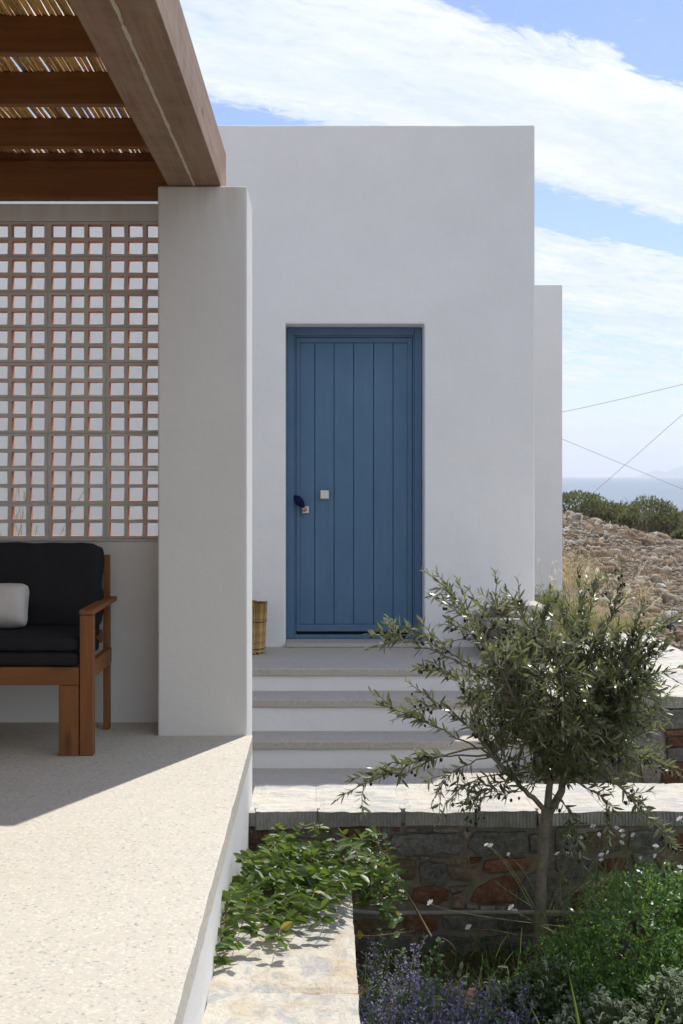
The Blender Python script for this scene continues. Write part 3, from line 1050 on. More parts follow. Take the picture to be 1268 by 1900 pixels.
for y in (-0.66, -0.03, 0.6, 1.23, 1.86, 2.49, 3.12, 3.75, 4.38, 4.985, 5.63):
    box('rafter', -5.2, bxl - 0.001, y, y + 0.052, 2.692, 2.82, MT['rafter'], pg, 0.004)
box('wall_plate', -5.2, bxl - 0.001, 6.20, 6.30, 2.592, 2.768, MT['rafter'], pg, 0.004)
box('rafter', -5.2, bxl - 0.001, 6.235, 6.30, 2.769, 2.82, MT['rafter'], pg, 0.004)
# reed mat: every reed a piece of its own
rm = MB()
pts, rad = [], []
for i in range(27):
    y = -1.4 + 7.9 * i / 26
    pts.append((0.0022 * math.sin(i * 1.7), y, 0.0018 * math.sin(i * 2.3 + 1)))
    rad.append(0.0064 + 0.0006 * math.sin(i * 2.9))
rm.tube(pts, rad, 6)
first = None
x = bxl - 0.012
k = 0
while k < 285:
    w = random.uniform(0.0114, 0.0127)
    if random.random() < 0.09:
        w += random.uniform(0.001, 0.0028)
    z = 2.8215 + 0.0065
    if first is None:
        first = rm.build('reed', MT['reed'], pg, smooth=True)
        base = Vector(WL[first.name])
        first.location = Vector((x, base.y, z)) - WL[pg.name]
    else:
        again('reed', first, pg, (x, base.y + random.uniform(-.02, .02), z + random.uniform(-.0008, .0012)), (random.uniform(-.0006, .0006), random.uniform(0, 6.28), random.uniform(-.0012, .0012)), (random.uniform(.92, 1.12), 1, random.uniform(.92, 1.12)))
    x -= w
    k += 1
mw = MB()
for y in (4.30, 4.70, 5.30, 5.95):
    mw.tube([(bxl - 0.01, y, 2.8385), (-4.4, y, 2.8385)], 0.0012, 5)
mw.build('tie_wire', MT['wire'], pg)

# unseen house walls, added left and behind the viewer to block light under the pergola
hh_ = thing('added_house', (-4.6, -1.0, 0), 'unseen white house added to block light under the pergola', 'house')
box('wall', -7.5, -4.45, -6.0, 6.3, -0.3, 3.1, MT['plaster_pillar'], hh_, 0.01)
box('wall', -4.449, -0.75, -6.0, -2.6, -0.3, 3.1, MT['plaster_pillar'], hh_, 0.01)

# ------------------------------------------------------------------ sofa and cushions
so = thing('garden_sofa', (-1.8, 5.85, 0), 'teak garden sofa with dark cushions under the block screen', 'sofa')
FD = 5.547
ax0, ax1 = -1.067, -1.008
sofa_l = -2.75
for (a0, a1) in ((ax0, ax1), (sofa_l, sofa_l + 0.059)):
    box('leg', a0, a1, FD, FD + 0.055, 0.0, 0.617, MT['teak_z'], so, 0.004)
    box('armrest', a0 - 0.002, a1 + 0.003, FD - 0.006, 6.18, 0.618, 0.641, MT['teak_y'], so, 0.005)
    box('side_rail', a0 + 0.014, a1 - 0.014, FD + 0.056, 6.12, 0.325, 0.40, MT['teak_y'], so, 0.003)
box('back_post', -1.064, -1.035, 6.122, 6.175, 0.0, 0.617, MT['teak_z'], so, 0.003)
box('back_post', -1.064, -1.035, 6.122, 6.165, 0.6415, 0.845, MT['teak_z'], so, 0.003)
box('back_post', sofa_l + 0.02, sofa_l + 0.049, 6.122, 6.17, 0.0, 0.617, MT['teak_z'], so, 0.003)
for x0 in (ax0 - 0.004 - 0.088, sofa_l + 0.065):
    box('leg', x0, x0 + 0.087, FD, FD + 0.06, 0.0, 0.309, MT['teak_z'], so, 0.004)
box('front_rail', sofa_l + 0.065, ax0 - 0.004, FD, FD + 0.035, 0.310, 0.389, MT['teak_x'], so, 0.004)
for k in range(7):
    y = FD + 0.07 + k * 0.075
    box('slat', sofa_l + 0.065, ax0 - 0.004, y, y + 0.05, 0.300, 0.318, MT['teak_x'], so, 0.003)
box('back_rail', sofa_l + 0.065, ax0 - 0.004, 6.125, 6.155, 0.72, 0.79, MT['teak_x'], so, 0.003)
box('back_rail', sofa_l + 0.065, ax0 - 0.004, 6.125, 6.155, 0.42, 0.48, MT['teak_x'], so, 0.003)
ccx, chx = (sofa_l + 0.068 + ax0 - 0.006) / 2, (ax0 - 0.006 - sofa_l - 0.068) / 2
tag(rounded_box('seat_cushion', ccx, FD + 0.27, 0.421, chx, 0.262, 0.032, 0.022, MT['charcoal'], puff=(0.002, 0.004, 0.002), wrinkle=0.004),
    'thin charcoal lower seat cushion lying on the sofa frame', 'cushion')
tag(rounded_box('seat_cushion', ccx, FD + 0.282, 0.488, chx, 0.272, 0.034, 0.026, MT['charcoal'], puff=(0.002, 0.006, 0.006), wrinkle=0.004, seed=2),
    'charcoal upper seat cushion stacked on the lower one', 'cushion')
tag(rounded_box('back_cushion', ccx + 0.02, 6.02, 0.705, chx, 0.075, 0.20, 0.036, MT['charcoal'], puff=(0.004, 0.02, 0.008), tilt=-0.12, wrinkle=0.012, seed=5),
    'black back cushion leaning upright at the rear of the sofa', 'cushion')
tag(rounded_box('throw_pillow', PX(55, 5.84) - 0.20, 5.84, 0.630, 0.20, 0.055, 0.108, 0.05, MT['cream'], puff=(-0.012, 0.035, -0.008), tilt=-0.28, wrinkle=0.012, seed=8),
    'pale linen throw pillow leaning on the black back cushion', 'pillow')

# ------------------------------------------------------------------ reed wrapped pot by the door
bk = thing('reed_pot', (-0.53, 8.80, 0), 'reed wrapped pot standing left of the blue door', 'pot')
cx_, cy_ = -0.53, 8.80
sm = MB()
sm.tube([(0, 0, -0.172), (0.001, 0, -0.06), (-0.001, 0.001, 0.06), (0, 0, 0.172)], [0.0062, 0.0068, 0.0064, 0.0066], 6)
sf_ = None
for k in range(56):
    a = 2 * math.pi * k / 56
    r0, r1 = 0.118, 0.136
    tl = Vector((math.cos(a) * (r1 - r0), math.sin(a) * (r1 - r0), 0.34)).normalized()
    pos0 = Vector((cx_ + math.cos(a) * (r0 + r1) / 2, cy_ + math.sin(a) * (r0 + r1) / 2, 0.174 + random.uniform(0, .010)))
    rot = tl.to_track_quat('Z', 'Y').to_matrix()
    if sf_ is None:
        sf_ = sm.build('reed', MT['basket_reed'], bk, smooth=True)
        sf_.location = pos0 - WL[bk.name]
        sf_.rotation_euler = rot.to_euler()
    else:
        again('reed', sf_, bk, pos0, rot, (random.uniform(.9, 1.1), random.uniform(.9, 1.1), random.uniform(.97, 1.02)))
for z, r in ((0.04, 0.129), (0.225, 0.138)):
    MB().tube([(cx_ + r * math.cos(t), cy_ + r * math.sin(t), z + 0.003 * math.sin(3 * t)) for t in np.linspace(0, 2 * math.pi, 40)], 0.0022, 5).build('tie_wire', MT['wire'], bk)
MB().tube([(cx_, cy_, 0.002), (cx_, cy_, 0.05), (cx_, cy_, 0.31)], [0.108, 0.111, 0.122], 24).build('liner', MT['soil'], bk)

# ------------------------------------------------------------------ stone walls


def stone_piece(poly, to3, nrm, parent, mat, rr, depth=0.07, proud=0.0, name='stone'):
    """irregular masonry stone: outline poly (2-D), front face rounded and rough; to3 maps 2-D to 3-D on the wall face, nrm points out"""
    pts = [Vector(p) for p in poly]
    ring = []
    nsub = 3 if len(pts) > 4 else 4
    cen = sum(pts, Vector((0, 0))) / len(pts)
    per = sum((pts[i] - pts[(i + 1) % len(pts)]).length for i in range(len(pts)))
    for i in range(len(pts)):
        a, b = pts[i], pts[(i + 1) % len(pts)]
        for s in range(nsub):
            t = (s + 0.0) / nsub
            q = a.lerp(b, t)
            if s == 0:
                q = q.lerp((pts[i - 1] + b) / 2, 0.04)
            q = q + Vector((rr.uniform(-1, 1), rr.uniform(-1, 1))) * per * 0.0065
            ring.append(q)
    n_ = len(ring)
    v, f = [], []
    sz = math.sqrt(abs((max(p.x for p in pts) - min(p.x for p in pts)) * (max(p.y for p in pts) - min(p.y for p in pts))))
    nrm = Vector(nrm)
    sd = rr.uniform(0, 100)

    def rough(q, amp):
        return amp * mnoise.noise(Vector((q.x * 5 / max(sz, 1e-4) * 0.4, q.y * 5 / max(sz, 1e-4) * 0.4, sd)))
    for (s, dz) in ((1.0, -depth), (1.0, -0.007), (0.975, 0.0), (0.70, 0.003), (0.30, 0.004)):
        for q in ring:
            qq = cen.lerp(q, s)
            w = to3(qq)
            off = dz + proud + (rough(qq, 0.012) if dz > -0.05 else 0)
            v.append(tuple(w + nrm * off))
    v.append(tuple(to3(cen) + nrm * (0.004 + proud + rough(cen, 0.010))))
    for r_ in range(4):
        for i in range(n_):
            f.append((r_ * n_ + i, r_ * n_ + (i + 1) % n_, (r_ + 1) * n_ + (i + 1) % n_, (r_ + 1) * n_ + i))
    for i in range(n_):
        f.append((4 * n_ + i, 4 * n_ + (i + 1) % n_, len(v) - 1))
    o = make(name, v, f, mat, parent)
    # make sure faces look outwards
    me = o.data
    bm = bmesh.new()
    bm.from_mesh(me)
    bmesh.ops.recalc_face_normals(bm, faces=bm.faces[:])
    bm.to_mesh(me)
    bm.free()
    return o


def pick(rr, w=(5, 2, 2, 1)):
    return MT[rr.choices(['slate', 'rust', 'brown', 'tan'], w)[0]]


def masonry(u0, u1, v0, v1, to3, nrm, parent, rr, row=(0.07, 0.13), col=(0.12, 0.30), gap=0.012, weights=(5, 2, 2, 1), skip=None):
    """random courses of rubble stones filling a rectangle"""
    v_ = v0
    while v_ < v1 - 0.03:
        h = min(rr.uniform(*row), v1 - v_)
        if v1 - v_ - h < 0.04:
            h = v1 - v_
        u = u0 - rr.uniform(0, 0.1)
        while u < u1 - 0.03:
            w = rr.uniform(*col)
            if u + w > u1 - 0.05:
                w = u1 - u
            a, b = max(u, u0) + gap / 2, u + w - gap / 2
            c, d = v_ + gap / 2, v_ + h - gap / 2
            if b - a > 0.03 and not (skip and skip((a + b) / 2, (c + d) / 2)):
                j = min(b - a, d - c) * 0.16
                poly = [(a + rr.uniform(0, j), c + rr.uniform(0, j)), ((a + b) / 2, c + rr.uniform(0, j * .6)), (b - rr.uniform(0, j), c + rr.uniform(0, j)),
                        (b - rr.uniform(0, j), d - rr.uniform(0, j)), ((a + b) / 2 + rr.uniform(-j, j), d - rr.uniform(0, j * .6)), (a + rr.uniform(0, j), d - rr.uniform(0, j))]
                stone_piece(poly, to3, nrm, parent, pick(rr, weights), rr, proud=rr.uniform(-.006, .006))
            u += w
        v_ += h


def cap_slab(x0, x1, y0, y1, z0, z1, mats, parent, seed, rough=0.006, name='capstone', nu=None, nv=None, edge=0.010):
    """rough coping slab: uneven top, wandering edges; material 0 on top, 1 on the sides"""
    nu = nu or max(6, min(40, int((x1 - x0) / 0.03)))
    nv = nv or max(6, min(40, int((y1 - y0) / 0.03)))
    v, f, m = [], [], []

    def nz(a, b, c):
        return mnoise.noise(Vector((a, b, c + seed * 3.7)))
    for j in range(nv + 1):
        for i in range(nu + 1):
            x = x0 + (x1 - x0) * i / nu
            y = y0 + (y1 - y0) * j / nv
            eu, ev = min(i, nu - i), min(j, nv - j)
            if j == 0:
                y += edge * (0.4 * nz(x * 5, 0, 1) + 0.7 * nz(x * 19, 0, 2))
            if j == nv:
                y += edge * (0.9 * nz(x * 5, 9, 1) + 0.9 * nz(x * 17, 9, 2))
            if i == 0 or i == nu:
                x += edge * 0.4 * nz(y * 12, 5 + i, 4)
            dz = rough * (nz(x * 4, y * 6, 0) + 0.7 * nz(x * 13, y * 18, 5) + 0.4 * nz(x * 40, y * 40, 6))
            if eu == 0 or ev == 0:
                dz -= 0.006
            v.append((x, y, z1 + dz))
    W_ = nu + 1
    for j in range(nv):
        for i in range(nu):
            f.append((j * W_ + i, j * W_ + i + 1, (j + 1) * W_ + i + 1, (j + 1) * W_ + i))
            m.append(0)
    per = [(0, i) for i in range(nu)] + [(j, nu) for j in range(nv)] + [(nv, i) for i in range(nu, 0, -1)] + [(j, 0) for j in range(nv, 0, -1)]
    top = [j * W_ + i for j, i in per]
    b1, b2 = len(v), len(v) + len(per)
    for t in top:
        x, y, z = v[t]
        v.append((x, y, z - (z1 - z0) * (0.45 + 0.2 * nz(x * 6, y * 6, 21))))
    for t in top:
        x, y, z = v[t]
        v.append((x, y, z0 + 0.010 * nz(x * 8, y * 8, 12)))
    L_ = len(per)
    for i in range(L_):
        k = (i + 1) % L_
        f.append((top[i], b1 + i, b1 + k, top[k])); m.append(1)
        f.append((b1 + i, b2 + i, b2 + k, b1 + k)); m.append(1)
    f.append(tuple(b2 + i for i in range(L_))); m.append(1)
    o = make(name, v, f, mats, parent, fm=m)
    return o


# cross wall in front of the path
CW0, CW1 = 6.15, 6.70
CZT = -0.395
cw = thing('garden_wall', (0.9, 6.4, -1.05), 'rubble stone garden wall with pale capstones in front of the steps', 'wall')
box('mortar_core', PWX + 0.002, 3.6, CW0 + 0.014, CW1 - 0.02, -1.15, CZT - 0.076, MT['mortar'], cw, 0)
rr = random.Random(11)
cuts = [(461.5, 473.5), (475, 589), (592, 746), (753, 881), (886, 995), (1000, 1126), (1131, 1290), (1295, 1420), (1425, 1560), (1565, 1700)]
for i, (a, b) in enumerate(cuts):
    cap_slab(PX(a, CW0), PX(b, CW0), CW0 - 0.012, CW1, CZT - 0.070 - rr.uniform(0, .018), CZT + rr.uniform(-.003, .003), [MT['captop'], MT['chisel']], cw, i, 0.006, edge=0.018)

for (a, b), (c, d) in zip(cuts[:-1], cuts[1:]):
    box('mortar_joint', PX(b, CW0) - 0.006, PX(c, CW0) + 0.006, CW0 + 0.045, CW1 - 0.016, CZT - 0.075, CZT - 0.0035, MT['captop'], cw, 0)


def cross(q):
    return Vector((q.x, CW0, q.y))


def polyA(pts):   # crop with origin (620,1480), scale 3.337
    return [(PX(620 + x / 3.337, CW0), PZ(1480 + y / 3.337, CW0)) for x, y in pts]


def polyB(pts):   # crop with origin (380,1440), scale 2.882
    return [(PX(380 + x / 2.882, CW0), PZ(1440 + y / 2.882, CW0)) for x, y in pts]


def polyC(pts, D=CW0, oy=1440):   # crop with origin (780,1440), scale 2.598
    return [(PX(780 + x / 2.598, D), PZ(oy + y / 2.598, D)) for x, y in pts]


S = 'slate'
RU = 'rust'
BR = 'brown'
TN = 'tan'
A_ = [
    (RU, [(25, 190), (100, 170), (230, 195), (235, 222), (180, 242), (60, 235)]),
    (S, [(0, 248), (60, 245), (210, 248), (300, 266), (320, 300), (200, 325), (0, 310)]),
    (S, [(365, 230), (560, 222), (760, 222), (798, 300), (808, 352), (600, 355), (435, 356), (332, 292)]),
    (TN, [(785, 222), (850, 208), (840, 240), (810, 262)]),
    (S, [(872, 216), (1040, 210), (1198, 212), (1203, 330), (1170, 362), (1030, 358), (902, 358), (822, 310)]),
    (S, [(1212, 228), (1330, 222), (1350, 300), (1335, 350), (1216, 345)]),
    (BR, [(318, 392), (420, 382), (500, 388), (518, 430), (500, 512), (400, 520), (330, 510)]),
    (S, [(530, 408), (600, 402), (678, 408), (702, 470), (698, 545), (620, 545), (540, 535)]),
    (BR, [(692, 428), (780, 436), (828, 440), (888, 424), (884, 510), (820, 518), (742, 516)]),
    (RU, [(935, 394), (1060, 378), (1190, 372), (1220, 400), (1214, 448), (1090, 456), (960, 470), (925, 450)]),
    (RU, [(842, 640), (880, 572), (980, 505), (1060, 490), (1140, 494), (1148, 524), (1118, 658), (1010, 662), (900, 662)]),
    (S, [(1156, 545), (1200, 480), (1262, 445), (1330, 440), (1400, 470), (1380, 690), (1250, 690), (1132, 688)]),
    (RU, [(492, 565), (600, 548), (708, 574), (712, 640), (640, 668), (560, 665), (480, 645)]),
    (BR, [(737, 602), (790, 590), (808, 640), (806, 688), (770, 690), (737, 688)]),
    (S, [(718, 552), (760, 552), (835, 540), (800, 582), (722, 592)]),
    (TN, [(824, 664), (888, 672), (898, 694), (828, 692)]),
    (TN, [(906, 674), (998, 674), (998, 695), (906, 695)]),
    (TN, [(1006, 676), (1058, 674), (1058, 695), (1006, 695)]),
    (BR, [(450, 364), (524, 362), (520, 384), (456, 384)]),
    (TN, [(532, 366), (588, 364), (590, 392), (532, 398)]),
    (BR, [(602, 370), (690, 374), (828, 386), (818, 420), (700, 418), (604, 396)]),
    (RU, [(842, 374), (918, 372), (912, 396), (852, 412)]),
    (TN, [(440, 192), (510, 192), (508, 216), (442, 218)]),
    (S, [(526, 196), (600, 192), (600, 214), (530, 216)]),
    (TN, [(300, 187), (340, 187), (344, 210), (300, 214)]),
    (RU, [(372, 182), (408, 182), (410, 214), (372, 208)]),
    (TN, [(612, 196), (720, 192), (768, 200), (768, 215), (622, 214)]),
    (S, [(200, 250), (318, 232), (352, 230), (330, 262), (270, 270)]),
    (S, [(320, 560), (470, 545), (480, 640), (330, 650)]),
    (BR, [(120, 580), (310, 560), (320, 650), (130, 665)]),
    (S, [(0, 340), (140, 330), (300, 335), (300, 400), (140, 420), (0, 410)]),
    (RU, [(0, 430), (150, 430), (300, 410), (305, 530), (120, 560), (0, 555)]),
]
for k, pts in A_:
    stone_piece(polyA(pts), cross, (0, -1, 0), cw, MT[k], rr, proud=rr.uniform(-.004, .006))
B_ = [
    (RU, [(278, 292), (332, 288), (338, 362), (288, 368)]),
    (RU, [(380, 268), (470, 264), (460, 294), (400, 298)]),
    (S, [(488, 278), (640, 274), (684, 300), (680, 340), (560, 338), (448, 326)]),
    (BR, [(240, 275), (268, 280), (264, 326), (240, 326)]),
    (RU, [(243, 336), (274, 342), (276, 390), (240, 390)]),
    (S, [(345, 304), (395, 304), (440, 334), (430, 370), (350, 372)]),
    (RU, [(600, 346), (690, 350), (680, 380), (600, 380)]),
    (TN, [(555, 260), (590, 258), (590, 268), (556, 270)]),
    (S, [(285, 380), (420, 378), (560, 384), (560, 460), (400, 470), (285, 462)]),
    (BR, [(240, 400), (276, 398), (276, 470), (240, 470)]),
    (S, [(240, 480), (400, 480), (560, 472), (560, 560), (400, 575), (240, 570)]),
    (RU, [(570, 400), (690, 395), (690, 500), (570, 510)]),
]
for k, pts in B_:
    stone_piece(polyB(pts), cross, (0, -1, 0), cw, MT[k], rr, proud=rr.uniform(-.004, .006))
C_ = [
    (S, [(655, 256), (690, 244), (735, 262), (740, 340), (700, 372), (650, 362)]),
    (BR, [(752, 292), (830, 272), (900, 262), (998, 300), (990, 358), (900, 370), (840, 368), (752, 344)]),
    (S, [(1010, 268), (1090, 262), (1178, 268), (1184, 336), (1050, 364), (1006, 350)]),
    (RU, [(1190, 284), (1268, 280), (1330, 290), (1330, 356), (1250, 352), (1196, 346)]),
    (S, [(658, 384), (740, 378), (826, 392), (838, 466), (770, 524), (660, 528)]),
    (RU, [(872, 404), (940, 396), (1000, 398), (1010, 448), (900, 466), (856, 440)]),
    (S, [(1020, 372), (1128, 376), (1130, 424), (1034, 426)]),
    (BR, [(1140, 372), (1260, 364), (1330, 370), (1330, 440), (1240, 446), (1146, 436)]),
    (TN, [(745, 250), (820, 248), (880, 256), (826, 268), (750, 272)]),
]
for k, pts in C_:
    stone_piece(polyC(pts), cross, (0, -1, 0), cw, MT[k], rr, proud=rr.uniform(-.004, .006))
zl = PZ(1690, CW0)
masonry(PWX + 0.01, 1.03, -1.12, zl - 0.012, cross, (0, -1, 0), cw, rr, (0.09, 0.15), (0.18, 0.34), weights=(6, 1, 2, 0))
zz0 = PZ(1612, CW0)
masonry(PX(1105, CW0), 2.02, -1.12, zz0, cross, (0, -1, 0), cw, rr, weights=(5, 3, 2, 1))
masonry(PX(1000, CW0) + 0.06, PX(1105, CW0), -1.12, PZ(1650, CW0), cross, (0, -1, 0), cw, rr)
masonry(2.02, 3.5, -1.12, CZT - 0.085, cross, (0, -1, 0), cw, rr)

# low wall along the terrace, with the vine on it
lw = thing('planter_wall', (-0.12, 3.8, -1.05), 'low stone wall with mottled capstones beside the terrace, vine on its end', 'wall')
LX1 = 0.110
LE = 5.06
box('mortar_core', PWX + 0.002, LX1 - 0.03, 1.0, LE - 0.03, -1.15, CZT - 0.08, MT['mortar'], lw, 0)
for i, (y0, y1) in enumerate(((3.985, LE), (2.86, 3.98), (1.7, 2.855), (0.9, 1.695))):
    cap_slab(PWX + 0.001, LX1, y0, y1, CZT - 0.08, CZT + (0, .004, 0, 0)[i], [MT['captop_low'], MT['chisel']], lw, 20 + i, 0.006, edge=0.014)
masonry(1.0, LE, -1.12, CZT - 0.09, lambda q: Vector((LX1 - 0.012, q.x, q.y)), (1, 0, 0), lw, rr, (0.09, 0.16), (0.16, 0.34))
masonry(PWX + .01, LX1 - 0.02, -1.12, CZT - 0.09, lambda q: Vector((q.x, LE - 0.015, q.y)), (0, 1, 0), lw, rr, (0.12, 0.2), (0.16, 0.3))

# wide retaining wall to the right of the steps
RD0, RD1 = 7.235, 10.16
RZ = -0.025
RX0, RX1 = 1.262, 2.59
rw_ = thing('retaining_wall', (1.9, 8.5, -0.5), 'wide stone retaining wall with a pale flat top right of the steps', 'wall')
box('mortar_core', RX0 + 0.03, RX1 - 0.02, RD0 + 0.015, RD1 - 0.02, -1.1, RZ - 0.07, MT['mortar'], rw_, 0)
xc = [RX0, 1.55, 1.86, 2.20, RX1]
ycut = [RD0 - 0.01, 8.0, 8.72, 9.5, RD1]
for j in range(4):
    for i in range(4):
        o_ = (0.05 if j % 2 else -0.03) if 0 < i else 0
        o2 = (0.05 if j % 2 else -0.03) if i < 3 else 0
        cap_slab(xc[i] + o_, xc[i + 1] - 0.006 + o2, ycut[j], ycut[j + 1] - 0.006, RZ - 0.068, RZ + rr.uniform(-.004, .004), [MT['captop'], MT['chisel']], rw_, 40 + j * 5 + i, 0.005, edge=0.008)
cross2 = lambda q: Vector((q.x, RD0, q.y))


def polyD(pts):   # crop with origin (780,1000), scale 2.598
    return [(PX(780 + x / 2.598, RD0), PZ(1000 + y / 2.598, RD0)) for x, y in pts]


D_ = [
    (S, [(1060, 832), (1160, 824), (1268, 822), (1330, 830), (1330, 912), (1240, 912), (1130, 916), (1070, 880)]),
    (RU, [(942, 882), (1040, 872), (1062, 890), (1058, 914), (952, 918)]),
    (RU, [(1186, 922), (1330, 920), (1330, 944), (1186, 947)]),
    (RU, [(1188, 956), (1330, 952), (1330, 1002), (1190, 1004)]),
    (TN, [(1012, 926), (1100, 926), (1176, 932), (1178, 1056), (1100, 1062), (1020, 1056)]),
    (S, [(1190, 1012), (1330, 1006), (1330, 1072), (1192, 1070)]),
    (RU, [(1172, 1086), (1250, 1080), (1340, 1082), (1340, 1182), (1250, 1186), (1164, 1182)]),
    (TN, [(1052, 1072), (1160, 1066), (1156, 1180), (1080, 1180)]),
    (S, [(850, 838), (1048, 834), (1040, 862), (930, 876), (860, 872)]),
]
for k, pts in D_:
    stone_piece(polyD(pts), cross2, (0, -1, 0), rw_, MT[k], rr, proud=rr.uniform(-.003, .005))
masonry(RX0 + 0.01, PX(1170, RD0), -0.60, PZ(1342, RD0), cross2, (0, -1, 0), rw_, rr, skip=lambda u, v: False)
masonry(RD0, 8.42, -0.6, RZ - 0.07, lambda q: Vector((RX0, q.x, q.y)), (-1, 0, 0), rw_, rr)

# stub of wall against the house at the head of the steps
sb = thing('stub_wall', (1.4, 8.75, 0), 'short stone wall stub against the house with loose stones on top', 'wall')
SBX0, SBX1, SB0 = 1.10, 1.53, 8.43
SBZ = 0.275
box('mortar_core', SBX0 + 0.03, SBX1 - 0.03, SB0 + 0.03, DW - 0.002, -0.10, SBZ - 0.06, MT['mortar'], sb, 0)
cap_slab(SBX0 - 0.01, SBX1, SB0 - 0.01, DW - 0.004, SBZ - 0.055, SBZ, [MT['captop'], MT['chisel']], sb, 71, 0.006, edge=0.014)
masonry(SBX0, SBX1, 0.0, SBZ - 0.06, lambda q: Vector((q.x, SB0, q.y)), (0, -1, 0), sb, rr, (0.07, 0.12), (0.12, 0.25))
masonry(SB0, DW - 0.01, 0.0, SBZ - 0.06, lambda q: Vector((SBX0, q.x, q.y)), (-1, 0, 0), sb, rr, (0.07, 0.12), (0.12, 0.25))


def rock_mesh(seed, sx, sy, sz):
    bm = bmesh.new()
    bmesh.ops.create_icosphere(bm, subdivisions=2, radius=1.0)
    for v in bm.verts:
        n0 = v.co.copy()
        v.co *= 1 + 0.35 * mnoise.noise(n0 * 1.1 + Vector((seed * 5.3, 0, 0))) + 0.12 * mnoise.noise(n0 * 3 + Vector((0, seed * 3.1, 0)))
        v.co = Vector((v.co.x * sx, v.co.y * sy, v.co.z * sz))
    bm.verts.index_update()
    r_ = [tuple(v.co) for v in bm.verts], [tuple(q.index for q in f.verts) for f in bm.faces]
    bm.free()
    return r_


stones = [
    (932, 1146, 8.62, (0.100, 0.07, 0.048), 'brown', 'tan stone with rounded edges on the stub wall, left of the white ones'),
    (965, 1141, 8.72, (0.085, 0.07, 0.050), 'rust', 'dark brown stone on the stub wall between the tan and white stones'),
    (992, 1142, 8.62, (0.075, 0.07, 0.055), 'captop', 'white stone on the stub wall nearest the house corner'),
    (905, 1146, 8.60, (0.055, 0.05, 0.032), 'slate', 'small dark grey stone at the left end of the stub wall'),
    (962, 1158, 8.50, (0.080, 0.05, 0.026), 'tan', 'flat grey stone lying at the front of the stub wall'),
]
for i, (px, py, dd, s, mt, lab) in enumerate(stones):
    v, f = rock_mesh(i + 3, *s)
    x, z = PX(px, dd), SBZ + s[2] * 0.82
    o = make('loose_stone', [(a + x, b + dd, c + z) for a, b, c in v], f, MT[mt])
    tag(o, lab, 'stone', 'loose stones on the stub wall')

# irrigation pipe along the foot of the garden wall, cane stick
pp = MB()
pp.tube([P(640, 1690, 6.07), P(700, 1695, 6.07), P(800, 1694, 6.06), P(900, 1693, 6.07), P(995, 1693, 6.07), P(1120, 1694, 6.06), P(1300, 1692, 6.07)], 0.0125, 8)
tag(pp.build('irrigation_pipe', MT['pipe'], smooth=True), 'thin grey irrigation pipe running along the foot of the garden wall', 'pipe')
tag(MB().tube([P(742, 1638, 5.75), P(768, 1680, 5.72), P(800, 1738, 5.68)], [0.005, 0.006, 0.007], 7).build('cane_stick', MT['stick'], smooth=True), 'slanting brown cane stick propping the vine', 'stick')

# cables across the sky
for pts, lab in (
        ([(1000, 773, 17), (1080, 757, 16.6), (1160, 739, 16.2), (1268, 713, 15.6), (1340, 694, 15.2)], 'thin cable rising to the right from the annex, topmost of three'),
        ([(1000, 793, 17), (1044, 815, 17), (1160, 863, 17), (1268, 908, 17), (1330, 934, 17)], 'thin cable sloping down to the right across the sea'),
        ([(1090, 924, 21), (1112, 905, 20.6), (1160, 863, 20), (1268, 768, 18.5), (1310, 730, 18)], 'thin cable climbing steeply from the shrubs to the right')):
    tag(MB().tube([P(*q) for q in pts], 0.0034, 5).build('cable', MT['cable']), lab, 'cable', 'cables beyond the annex')

# ------------------------------------------------------------------ rubble slope, scrub and dry grass


def ico12():
    bm = bmesh.new()
    bmesh.ops.create_icosphere(bm, subdivisions=1, radius=1.0)
    v = np.array([tuple(q.co) for q in bm.verts])
    f = np.array([[q.index for q in fc.verts] for fc in bm.faces])
    bm.free()
    return v, f


IV, IF = ico12()
OV = np.array([(1, 0, 0), (-1, 0, 0), (0, 1, 0), (0, -1, 0), (0, 0, 1), (0, 0, -1)], float)
OF = np.array([(0, 2, 4), (2, 1, 4), (1, 3, 4), (3, 0, 4), (2, 0, 5), (1, 2, 5), (3, 1, 5), (0, 3, 5)])


def scatter_stones(n_, smin, k_, a_, smax, TV, TF, jit_):
    ry = 9.9 + 20 * RNG.random(n_) ** 1.3
    rx = 2.7 + (0.9 + ry * 0.34) * RNG.random(n_)
    rs = np.clip(k_ * RNG.pareto(a_, n_) + smin, smin, smax) * (0.72 + 0.018 * ry)
    rz = np.array([hill_z(a, b) for a, b in zip(rx, ry)])
    jit = 1 + RNG.uniform(-jit_, jit_, (n_, len(TV), 1))
    sc3 = np.stack([rs * RNG.uniform(.8, 1.7, n_), rs * RNG.uniform(.7, 1.3, n_), rs * RNG.uniform(.40, .95, n_)], 1)
    ang, tl = RNG.random(n_) * 6.283, RNG.normal(0, .5, n_)
    loc = TV[None] * jit * sc3[:, None, :]
    ca, sa = np.cos(tl)[:, None], np.sin(tl)[:, None]
    loc = np.stack([loc[..., 0] * ca - loc[..., 2] * sa, loc[..., 1], loc[..., 0] * sa + loc[..., 2] * ca], -1)
    ca, sa = np.cos(ang)[:, None], np.sin(ang)[:, None]
    loc = np.stack([loc[..., 0] * ca - loc[..., 1] * sa, loc[..., 0] * sa + loc[..., 1] * ca, loc[..., 2]], -1)
    loc = loc + np.stack([rx, ry, rz + rs * 0.2], 1)[:, None, :]
    fc = (TF[None] + (np.arange(n_) * len(TV))[:, None, None]).reshape(-1, 3)
    return loc.reshape(-1, 3), fc, np.repeat(RNG.random(n_), len(TV))


